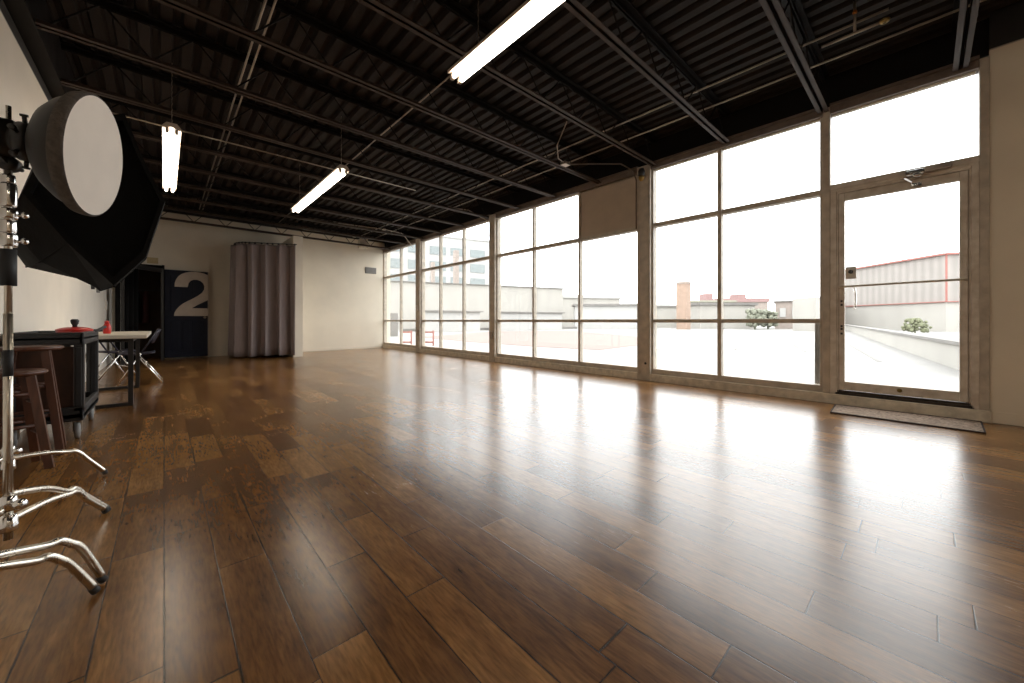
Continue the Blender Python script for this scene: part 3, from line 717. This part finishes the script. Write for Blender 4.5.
# octagonal softbox on the rear stand
VP = lambda x, y, F: Vector((.7366*(x-512)/379*F+.6764*F, -.6764*(x-512)/379*F+.7366*F, .9+(320.7-y)/379*F))
sbx = empty('softbox', (-.38, 2.95, 1.4)); tag(sbx, 'large black fabric softbox behind the round lamp', 'softbox')
fr_px = [(26, 200, 1.74), (66, 240, 1.72), (113, 283, 1.78), (146, 258, 1.92), (165, 201, 2.02), (141, 158, 2.04), (124, 108, 1.98), (58, 118, 1.82)]
bk_px = [(15, 252, 2.02), (26, 267, 2.02), (88, 281, 2.05), (104, 262, 2.2), (118, 225, 2.28), (100, 190, 2.28), (70, 165, 2.2), (30, 190, 2.05)]
FR = [VP(*p) for p in fr_px]; BK = [VP(*p) for p in bk_px]
fc = sum(FR, Vector())/8; bc = sum(BK, Vector())/8
fn = Vector()
for i in range(8): fn += (FR[i]-fc).cross(FR[(i+1) % 8]-fc)
fn.normalize()
if fn.dot(fc-bc) < 0: fn = -fn
FR = [p-fn*(p-fc).dot(fn) for p in FR]                       # flat front ring
b = B(); bm = b.bm
f = [bm.verts.new(p) for p in FR]; k = [bm.verts.new(p) for p in BK]; m_ = [bm.verts.new(FR[i].lerp(BK[i], .5)+(FR[i]-fc).normalized()*.035) for i in range(8)]
for i in range(8):
    j = (i+1) % 8
    bm.faces.new((f[i], f[j], m_[j], m_[i])); bm.faces.new((m_[i], m_[j], k[j], k[i]))
bm.faces.new(k)
b.build('shell', 'fabric2', sbx)
b = B(); bm = b.bm; f = [bm.verts.new(p-fn*.035) for p in FR]; cv = bm.verts.new(fc-fn*.06)
for i in range(8): bm.faces.new((f[i], f[(i+1) % 8], cv))
b.build('front_cloth', 'fabric', sbx)
b = B()
for i in range(8):
    j = (i+1) % 8; inn = lambda p: fc+(p-fc)*.91
    b.prism([FR[i], FR[j], inn(FR[j]), inn(FR[i])], -fn*.03)
b.build('rim_band', 'fabric2', sbx)
b = B()
for i in range(8): b.tube([FR[i]-fn*.01, FR[i].lerp(BK[i], .5)+(FR[i]-fc).normalized()*.04, BK[i]], .004, 6)
b.build('ribs', 'fabric', sbx)
b = B(); b.lathe([(0, -.05), (.07, -.05), (.075, .0), (.06, .02), (0, .02)], bc, fn, 24); b.lathe([(0, -.28), (.06, -.28), (.06, -.05), (0, -.05)], bc, fn, 20); b.build('speed_ring', 'blackmetal', sbx)
b = B(); b.tube([Vector((SB[0], SB[1], 1.28)), bc-fn*.1], .014, 8); b.build('mount_arm', 'blackmetal', sbx)

# ------------------------------------------------------------------ stools
def stool(cx, cy, h, rot, label, splay=.15, top=.10):
    s = empty('bar_stool', (cx, cy, 0)); tag(s, label, 'stool', 'wooden stools beside the cart')
    b = B(); b.lathe([(0, h-.028), (.142, h-.028), (.152, h-.018), (.152, h-.008), (.142, h), (.08, h-.004), (0, h-.006)], (cx, cy, 0), (0, 0, 1), 36); b.build('seat', 'walnut', s)
    cr = []
    for k in range(4):
        a = rot+PI/4+k*PI/2; u = Vector((math.cos(a), math.sin(a), 0)); c0 = Vector((cx, cy, 0))
        p0 = c0+u*splay*1.25; p1 = c0+u*top+Vector((0, 0, h-.025)); cr.append((p0, p1))
        b = B(); b.bar(p0, p1, .036, .036); b.build('leg', 'walnut', s)
    for k in range(4):
        (a0, a1), (c0, c1) = cr[k], cr[(k+1) % 4]
        for hh in ((.22, .42) if k % 2 else (.28, .48)):
            t_ = hh/h
            B().tube([a0.lerp(a1, t_), c0.lerp(c1, t_)], .011, 8).build('rung', 'walnut', s)
    return s
stool(-.685, 3.70, .60, .35, 'lower round-seated dark wooden stool just behind the front light stand')
stool(-.665, 4.05, .73, .1, 'taller round-seated dark wooden stool nearest the black cart', .16)

# utility cart
ct = empty('utility_cart', (-.64, 4.76, 0)); tag(ct, 'black plastic utility cart on casters against the left wall', 'cart')
cx0, cx1, cy0, cy1 = -.83, -.45, 4.33, 5.22
b = B(); z = .80
b.box(cx0, cx1, cy0, cy1, .755, .775, .004)
for (a, c, d, e) in ((cx0, cx1, cy0, cy0+.035), (cx0, cx1, cy1-.035, cy1), (cx0, cx0+.03, cy0, cy1), (cx1-.03, cx1, cy0, cy1)): b.box(a, c, d, e, .715, .812, .010)
b.build('top_tray', 'cart', ct)
b = B(); b.box(cx0, cx1, cy0, cy1, .16, .20, .006)
for (a, c, d, e) in ((cx0, cx1, cy0, cy0+.035), (cx0, cx1, cy1-.035, cy1), (cx0, cx0+.03, cy0, cy1), (cx1-.03, cx1, cy0, cy1)): b.box(a, c, d, e, .14, .25, .010)
b.build('bottom_shelf', 'cart', ct)
for x_, y_ in ((cx0, cy0), (cx1-.05, cy0), (cx0, cy1-.07), (cx1-.05, cy1-.07)):
    b = B(); b.prism([(x_, y_, .22), (x_+.05, y_, .22), (x_+.05, y_+.07, .22), (x_, y_+.07, .22)], (0, 0, .50)); b.box(x_+.008, x_+.042, y_-.006, y_+.004, .25, .70, .004); b.build('corner_post', 'cart', ct)
for x_, y_ in ((cx0+.04, cy0+.07), (cx1-.04, cy0+.07), (cx0+.04, cy1-.09), (cx1-.04, cy1-.09)):
    b = B(); b.lathe([(0, -.016), (.045, -.016), (.062, -.012), (.062, .012), (.045, .016), (0, .016)], (x_+.0, y_, .062), (1, .15, 0), 24); w_ = b.build('caster', 'wheel', ct)
    b = B(); b.box(x_-.024, x_-.019, y_-.022, y_+.022, .05, .145); b.box(x_+.019, x_+.024, y_-.022, y_+.022, .05, .145); b.box(x_-.025, x_+.025, y_-.03, y_+.03, .13, .145); b.build('fork', 'conduit', w_)
# board in the cart
tag(B().box(-.795, -.51, 4.42, 4.46, .202, .700, .003).build('wooden_board', 'walnut_side'), 'brown wooden board standing on the lower shelf of the cart', 'board')

pn = empty('lidded_pan', (-.56, 4.90, .776)); tag(pn, 'red round lidded pan on top of the black cart', 'pan')
c0 = (-.56, 4.90, .776)
B().lathe([(0, 0), (.085, 0), (.10, .01), (.108, .045), (.103, .045), (.09, .012), (0, .01)], c0, (0, 0, 1), 36).build('pan_body', 'red', pn)
B().lathe([(.110, .045), (.106, .052), (.08, .064), (.04, .071), (0, .072)], c0, (0, 0, 1), 36).build('lid', 'red', pn)
B().lathe([(0, .071), (.015, .071), (.014, .085), (.022, .10), (.026, .125), (.018, .137), (0, .138)], c0, (0, 0, 1), 20).build('lid_knob', 'rubber', pn)
B().tube([(-.475, 4.96, .80), (-.44, 5.02, .815), (-.40, 5.10, .845)], .008, 10, r2=.013).build('handle', 'rubber', pn)
# white table with black frame
tb = empty('work_table', (-.47, 6.45, 0)); tag(tb, 'white-topped table with black square-tube legs behind the cart', 'table')
TX0, TX1, TY0, TY1 = -.80, -.13, 5.52, 7.35
B().box(TX0, TX1, TY0, TY1, .715, .755, .008).build('tabletop', 'tabletop', tb)
for yy in (5.70, 7.14):
    for xx in (-.70, -.26):
        b = B(); b.bar((xx, yy, 0), (xx, yy, .70), .04, .04); b.build('leg', 'blackmetal', tb)
    B().bar((-.70, yy, .02), (-.26, yy, .02), .035, .035).build('foot_bar', 'blackmetal', tb)
b = B(); b.bar((-.70, 5.72, .695), (-.70, 7.12, .695), .035, .035); b.bar((-.26, 5.72, .695), (-.26, 7.12, .695), .035, .035); b.bar((-.70, 5.70, .695), (-.26, 5.70, .695), .035, .035); b.bar((-.70, 7.14, .695), (-.26, 7.14, .695), .035, .035); b.build('apron', 'blackmetal', tb)
bt = empty('red_bottle', (-.47, 6.2, .755)); tag(bt, 'small red bottle standing on the white table', 'bottle')
B().lathe([(0, 0), (.028, 0), (.032, .006), (.032, .085), (.024, .105), (.012, .115), (0, .115)], (-.47, 6.2, .755), (0, 0, 1), 24).build('bottle_body', 'red', bt)
B().lathe([(.0, .112), (.020, .112), (.020, .135), (.012, .145), (0, .146)], (-.47, 6.2, .755), (0, 0, 1), 18).build('cap', 'red', bt)

# folding chairs
def fold_chair(cx, cy, rz, label):
    s = empty('folding_chair', (0, 0, 0))
    def leg(pts, nm='frame_leg'): B().tube(pts, .0105, 10).build(nm, 'chrome', s)
    for sx in (-.21, .21):
        leg([(sx, .20, .01), (sx*.98, -.03, .44)])
        B().tube([(sx*.98, -.03, .44), (sx*.95, -.20, .76)], .0105, 10).build('back_post', 'seat', s)
        leg([(sx*.88, -.25, .01), (sx*.88, .02, .44)], 'rear_leg')
    B().tube([(-.205, .10, .20), (.205, .10, .20)], .008, 8).build('stretcher', 'chrome', s)
    B().tube([(-.18, -.19, .10), (.18, -.19, .10)], .008, 8).build('stretcher', 'chrome', s)
    rows = []
    for j in range(7):
        v = j/6; rows.append([((u/6-.5)*.38, -.17+v*.38, .455-.02*math.sin(v*PI)-.012*math.sin(u/6*PI)) for u in range(7)])
    o = B().grid(rows).build('seat', 'seat', s); o.modifiers.new('t', 'SOLIDIFY').thickness = .02
    rows = []
    for j in range(5):
        v = j/4; rows.append([((u/8-.5)*.42, -.135-v*.075-.03*math.sin(u/8*PI), .58+v*.19) for u in range(9)])
    o = B().grid(rows).build('backrest', 'seat', s); o.modifiers.new('t', 'SOLIDIFY').thickness = .018
    s.location = (cx, cy, 0); s.rotation_euler = (0, 0, rz)
    tag(s, label, 'chair', 'folding chairs by the table')
    return s
fold_chair(-.27, 7.66, PI/2, 'dark folding chair with slanted chrome legs at the far end of the table')
fold_chair(-.55, 8.35, -1.2, 'dark folding chair farthest back, seen under the white table')

# ------------------------------------------------------------------ outside
def obox(name, x0, x1, y0, y1, z0, z1, m, label, cat_, group=None):
    return tag(B().box(x0, x1, y0, y1, z0, z1).build(name, m), label, cat_, group)
GZ = -.12
o = B().box(XW+.17, 260, -130, 220, GZ-.1, GZ).build('terrace_ground', 'ground'); o['kind'] = 'structure'; o['label'] = 'pale flat roof terrace outside the windows'; o['category'] = 'ground'
def W2(x, y, z):         # ground point under a bearing
    a = .7366*(x-512)+.6764*379; bb = -.6764*(x-512)+.7366*379; t = (z-.9)/(320.7-y); return (a*t, bb*t)
def bearing(x, F): return Vector((.7366*(x-512)/379*F+.6764*F, -.6764*(x-512)/379*F+.7366*F, 0))
# pale red membrane patch
poly = [W2(x, y, GZ) for x, y in ((418, 337), (495, 331.5), (575, 331), (655, 338), (640, 345), (600, 350), (540, 347), (470, 342))]
o = B().prism([(x, y, GZ-.01) for x, y in poly], (0, 0, .022)).build('roof_patch', 'redroof'); tag(o, 'pale red roofing patch beyond the boarded window bay', 'roof patch')
# dark expansion seams on the roof
for i, (p, q, lb) in enumerate((((655, 350), (720, 338), 'longer of two dark seams on the pale roof left of the door'), ((735, 350), (757, 330), 'short dark seam on the pale roof outside the nearest window bay'),
                     ((775, 334), (806, 352), 'curved dark seam on the pale roof near the door jamb'), ((862, 333), (958, 362), 'long dark seam on the roof seen through the glass door'), ((850, 345), (880, 362), 'faint seam at the left of the view through the glass door'))):
    a = W2(*p, GZ); c = W2(*q, GZ)
    o = B().bar((*a, GZ+.004), (*c, GZ+.004), .09, .01).build('roof_seam', 'greyroof'); tag(o, lb, 'roof seam', 'seams on the roof')
# low dark kerb across the terrace left part
a = Vector((*W2(400, 331.5, GZ), 0)); c = Vector((*W2(655, 327.5, GZ), 0))
o = B().bar(a+Vector((0, 0, GZ+.12)), c+Vector((0, 0, GZ+.12)), .3, .26).build('roof_kerb', 'greyroof'); tag(o, 'long low grey kerb across the roof before the concrete wall', 'kerb')
# parapet running away outside the door
a, c = Vector((10.5, -.85, 0)), Vector((60, 6.5, 0))
pr = empty('parapet', (a.x, a.y, GZ)); tag(pr, 'long low parapet wall seen through the glass door', 'parapet')
B().bar(a+Vector((0, 0, .14)), c+Vector((0, 0, .14)), .3, .54).build('parapet_wall', 'concrete', pr)
B().bar(a+Vector((0, 0, .44)), c+Vector((0, 0, .44)), .42, .07).build('coping', 'greyroof', pr)
# warehouse with red trim
wh = empty('warehouse', (53, 0, GZ)); tag(wh, 'pale corrugated warehouse with red roof trim beyond the parapet', 'building')
k1 = bearing(946, 35); k2 = bearing(835.5, 48.0); k3 = k1+Vector((8, -12, 0))
Z1 = .9+66.7/379*35; ZR = .9+19/379*35
def wallq(a, c, z0, z1, th=.3, name='wall', m='siding', par=wh, out=0):
    d = (c-a).normalized(); n_ = Vector((d.y, -d.x, 0))*out
    return B().bar(a+n_+Vector((0, 0, (z0+z1)/2)), c+n_+Vector((0, 0, (z0+z1)/2)), th, z1-z0).build(name, m, par)
ins = Vector((6, 6, 0))
b = B(); k4 = k2+Vector((12, -6, 0)); b.prism([(*k1.xy, ZR), (*k2.xy, ZR), (*(k2+(k3-k1)).xy, ZR), (*k3.xy, ZR)], (0, 0, Z1-ZR)); b.build('upper_wall', 'siding', wh)
b = B(); b.prism([(*k1.xy, GZ-4), (*k2.xy, GZ-4), (*(k2+(k3-k1)).xy, GZ-4), (*k3.xy, GZ-4)], (0, 0, ZR-GZ+4)); b.build('lower_wall', 'concrete', wh)
wallq(k1, k2, Z1-.08, Z1+.10, .5, 'roof_trim', 'redtrim'); wallq(k1, k3, Z1-.08, Z1+.10, .5, 'roof_trim', 'redtrim')
wallq(k1, k2, ZR-.04, ZR+.04, .36, 'band_trim', 'redtrim'); wallq(k1, k3, ZR-.04, ZR+.04, .36, 'band_trim', 'redtrim')
wallq(k1+Vector((-.02, 0, 0)), k1+Vector((.05, -.05, 0)), ZR, Z1, .12, 'corner_trim', 'redtrim')
# bush
b = B(); pc = bearing(915, 28)
for k in range(70):
    a = random.uniform(0, 2*PI); e = random.uniform(-.6, 1.4); rr = random.uniform(.3, .62)
    p = Vector((pc.x+rr*math.cos(a)*math.cos(e)*1.25, pc.y+rr*math.sin(a)*math.cos(e)*1.25, .42+rr*math.sin(e)))
    sz = random.uniform(.10, .2)
    bb = bmesh.new(); bmesh.ops.create_icosphere(bb, subdivisions=1, radius=sz)
    for v_ in bb.verts: v_.co *= random.uniform(.7, 1.3)
    b._merge(bb, Matrix.Translation(p))
b.tube([(pc.x, pc.y, GZ), (pc.x, pc.y, .5)], .05, 6)
tag(b.build('bush', 'leaf'), 'green bush growing between the parapet and the warehouse', 'bush')
# grey fitting just outside the left door jamb
tag(B().box(XO+.1, XO+.22, .80, .87, GZ, .92, .01).build('drain_pipe', 'greyroof'), 'grey pipe standing outside against the left door jamb', 'pipe')

# helper: box building facing the room by two bearings
def bld(name, xa, Fa, xb, Fb, z0, z1, depth, m, label, roof=None, cat_='building', group=None, rh=.3):
    a, c = bearing(xa, Fa), bearing(xb, Fb); d = (c-a).normalized(); n_ = Vector((-d.y, d.x, 0))
    if n_.dot(a) < 0: n_ = -n_
    n_ *= depth
    e = empty(name, ((a+c)/2).to_tuple()); tag(e, label, cat_, group)
    B().prism([(*a.xy, z0), (*c.xy, z0), (*(c+n_).xy, z0), (*(a+n_).xy, z0)], (0, 0, z1-z0)).build('walls', m, e)
    if roof:
        o_ = -n_.normalized()*.25; dd = d*.25
        B().prism([(*(a+o_-dd).xy, z1), (*(c+o_+dd).xy, z1), (*(c+n_+dd).xy, z1), (*(a+n_-dd).xy, z1)], (0, 0, rh)).build('roof', roof, e)
    return e, a, c, d, n_.normalized()
def front_rects(e, a, d, n_, rects, m, nm='window'):
    for s0, s1, z0, z1 in rects:
        p = a+d*s0-n_*.08; q = a+d*s1-n_*.08
        B().bar(p+Vector((0, 0, (z0+z1)/2)), q+Vector((0, 0, (z0+z1)/2)), .1, z1-z0).build(nm, m, e)
zz = lambda y, F: .9+(320.7-y)/379*F
# long concrete wall
e, a, c, d, n_ = bld('concrete_wall', 384, 42, 563, 52, GZ, 5.3, 1.2, 'concrete', 'long blank pale concrete wall beyond the far windows', 'greyroof', 'wall', rh=.06)
p = a.lerp(c, .80)-n_*.4
tag(B().box(p.x-.1, p.x+.1, p.y-.1, p.y+.1, GZ, 5.9).build('wall_pipe', 'brick'), 'rusty upright pipe against the end of the concrete wall', 'pipe')
# lower roofs before the wall
e, *_ = bld('low_roof', 500, 39, 562, 43, GZ, zz(313, 41), 2.0, 'concrete2', 'low white roof unit before the concrete wall', 'greyroof', rh=.12)
e, *_ = bld('low_roof', 424, 34, 480, 37, GZ, zz(312, 36), 1.6, 'concrete2', 'low white roof unit seen through the three-light window bay', 'greyroof', rh=.12)
e, *_ = bld('low_shed', 384, 24, 398, 25, GZ, zz(313, 24), 3, 'greyroof', 'low grey shed outside the far corner window', None)
# multi-storey block behind the wall
F = 45
e, a, c, d, n_ = bld('office_block', 330, 82, 498, 100, -3, zz(236, 92), 20, 'concrete2', 'white multi-storey block with bluish window bands behind the concrete wall', 'concrete2')
ln = (c-a).length; rects = []
for z0, z1 in ((zz(285, 92), zz(276, 92)), (zz(270, 92), zz(261, 92)), (zz(254, 92), zz(246, 92))):
    s_ = 1.0
    while s_ < ln-4:
        rects.append((s_, s_+4.0, z0, z1)); s_ += 5.2
front_rects(e, a, d, n_, rects, 'winblue')
e, a, c, d, n_ = bld('rooftop_pier', 455, 64, 459, 64.4, 0, zz(250, 64), .8, 'brick2', 'left of two brownish piers above the concrete wall', None, 'pier', 'rooftop piers')
e, a, c, d, n_ = bld('rooftop_pier', 432, 60, 435, 60.3, 0, zz(262, 60), .6, 'brick2', 'slim brownish pier left of the broader one above the wall', None, 'pier', 'rooftop piers')
# barriers
def barrier(x, F, label):
    p = bearing(x, F); e = empty('folding_barrier', (p.x, p.y, GZ)); tag(e, label, 'barrier', 'red barriers on the roof')
    d = bearing(x+30, F)-bearing(x-30, F); d.normalize()
    for s_ in (-.22, .22): B().bar(p+d*s_+Vector((0, 0, GZ)), p+d*s_+Vector((0, 0, GZ+.62)), .05, .05).build('upright', 'redtrim', e)
    for z in (.14, .55): B().bar(p-d*.22+Vector((0, 0, GZ+z)), p+d*.22+Vector((0, 0, GZ+z)), .04, .07).build('crossbar', 'redtrim', e)
barrier(406, 15.5, 'red barrier outside the far corner window')
barrier(428, 15.5, 'red barrier outside the three-light window bay')
# distant low buildings
e, *_ = bld('distant_building', 562, 60, 620, 62, -3, zz(298, 60), 12, 'concrete', 'distant low pale building just right of the concrete wall', 'concrete2', rh=.5)
e, *_ = bld('distant_building', 575, 48, 653, 47, -3, zz(306, 48), 3, 'concrete2', 'distant long pale shed nearer than the building behind it', 'greyroof', rh=.25)
e, *_ = bld('distant_building', 656, 55, 698, 56, -3, zz(307, 55), 4, 'concrete', 'low cream building behind the brick chimney', 'greyroof', rh=.3)
e, *_ = bld('distant_building', 700, 48, 755, 49, -3, zz(305, 48), 3, 'concrete', 'low cream building right of the brick chimney', 'greyroof', rh=.3)
e, a, c, d, n_ = bld('distant_building', 775, 48, 826, 45, -3, zz(301.5, 47), 10, 'brick2', 'pinkish brick building with pale windows near the door', 'greyroof', rh=.12)
front_rects(e, a, d, n_, [(.5+i*1.25, 1.1+i*1.25, zz(317, 47), zz(308, 47)) for i in range(5)], 'concrete2')
e, *_ = bld('distant_building', 816, 36, 826, 36, -3, zz(297, 36), 3, 'concrete', 'taller pale block at the left door jamb', None)
e, *_ = bld('distant_building', 722, 86, 768, 86, -3, zz(302, 86), 10, 'brick2', 'far pink-roofed hall on the skyline', 'pinkroof', rh=.9)
e, *_ = bld('distant_building', 738, 105, 746, 105, -3, zz(294, 105), 4, 'pinkroof', 'small pink tower on the skyline', None, rh=.3)
e, *_ = bld('distant_building', 706, 110, 713, 110, -3, zz(293.5, 110), 4, 'pinkroof', 'small red block on the skyline left of the far hall', None)
e, *_ = bld('distant_building', 690, 72, 735, 72, -3, zz(302, 72), 5, 'olive', 'olive-roofed shed on the skyline', 'olive', rh=.3)
ch = empty('brick_chimney', bearing(683.5, 45).to_tuple()); tag(ch, 'square brick chimney on the skyline outside the nearest window bay', 'chimney')
p = bearing(683.5, 45); w_ = .58
B().box(p.x-w_, p.x+w_, p.y-w_, p.y+w_, -3, zz(284, 45)).build('stack', 'brick', ch)
B().box(p.x-w_-.07, p.x+w_+.07, p.y-w_-.07, p.y+w_+.07, zz(284, 45), zz(282, 45)).build('cap', 'brick2', ch)
for i, (xx, F_, h, lb) in enumerate(((755, 44, 1.2, 'pale round tree left of the pink brick building'), (768, 46, 1.0, 'smaller pale tree beside the pink brick building'))):
    pc = bearing(xx, F_); b = B()
    for k in range(60):
        a = random.uniform(0, 2*PI); e_ = random.uniform(-1, 1.4); rr = random.uniform(.4, 1)*h
        bb = bmesh.new(); bmesh.ops.create_icosphere(bb, subdivisions=1, radius=random.uniform(.2, .4))
        for v_ in bb.verts: v_.co *= random.uniform(.7, 1.3)
        b._merge(bb, Matrix.Translation((pc.x+rr*math.cos(a)*math.cos(e_), pc.y+rr*math.sin(a)*math.cos(e_), 1.1+rr*math.sin(e_))))
    b.tube([(pc.x, pc.y, GZ), (pc.x, pc.y, 1.2)], .12, 6)
    tag(b.build('distant_tree', 'leaf_far'), lb, 'tree', 'trees on the skyline')

# ------------------------------------------------------------------ world, light, camera
w = bpy.data.worlds.new('overcast_sky'); sc.world = w; w.use_nodes = True; t = w.node_tree
for n in list(t.nodes): t.nodes.remove(n)
out = N(t, 'ShaderNodeOutputWorld'); bg = N(t, 'ShaderNodeBackground')
tc = N(t, 'ShaderNodeTexCoord'); mp = N(t, 'ShaderNodeMapping'); mp.inputs['Scale'].default_value = (1, 1, 3.5); L(t, tc.outputs['Generated'], mp.inputs['Vector'])
ns = N(t, 'ShaderNodeTexNoise'); ns.inputs['Scale'].default_value = 2.6; ns.inputs['Detail'].default_value = 6; L(t, mp.outputs[0], ns.inputs['Vector'])
cr = N(t, 'ShaderNodeValToRGB'); cr.color_ramp.elements[0].position = .35; cr.color_ramp.elements[1].position = .7
cr.color_ramp.elements[0].color = (.93, .965, 1, 1); cr.color_ramp.elements[1].color = (1, .985, .965, 1)
L(t, ns.outputs['Fac'], cr.inputs[0]); L(t, cr.outputs[0], bg.inputs[0]); bg.inputs[1].default_value = 5.0
L(t, bg.outputs[0], out.inputs[0])
w.cycles.sampling_method = 'MANUAL'; w.cycles.sample_map_resolution = 256

# light portals in the window openings (they only guide sky sampling)
def portal(y0, y1, z0, z1):
    l = bpy.data.lights.new('window_daylight', 'AREA'); l.shape = 'RECTANGLE'; l.size = z1-z0; l.size_y = y1-y0
    l.cycles.is_portal = True
    o = bpy.data.objects.new('window_daylight', l); C.objects.link(o)
    o.location = (XO+.06, (y0+y1)/2, (z0+z1)/2)
    o.rotation_euler = Matrix(((0, 0, 1), (0, 1, 0), (-1, 0, 0))).to_euler()
for y0, y1 in ((9.92, YB), (6.56, 9.68), (2.98, 6.36), (.765, 2.77)): portal(y0, y1, .1, 3.2)
portal(-.33, .7, .1, 3.2)

cam = bpy.data.cameras.new('camera'); co = bpy.data.objects.new('camera', cam); C.objects.link(co); sc.camera = co
cam.sensor_width = 36; cam.lens = 36*379/1024; cam.clip_start = .05; cam.clip_end = 600
co.location = (0, 0, .9); co.rotation_euler = (PI/2, 0, -math.atan2(348, 379))
cam.shift_y = -(341.5-320.7)/1024
sc.view_settings.view_transform = 'Standard'; sc.view_settings.look = 'None'; sc.view_settings.gamma = 1; sc.view_settings.use_curve_mapping = False
sc.view_settings.exposure = .14
sc.cycles.use_denoising = True; sc.cycles.max_bounces = 10; sc.cycles.diffuse_bounces = 5; sc.cycles.glossy_bounces = 4; sc.cycles.transparent_max_bounces = 12
sc.cycles.sample_clamp_indirect = 6; sc.cycles.caustics_reflective = False; sc.cycles.caustics_refractive = False
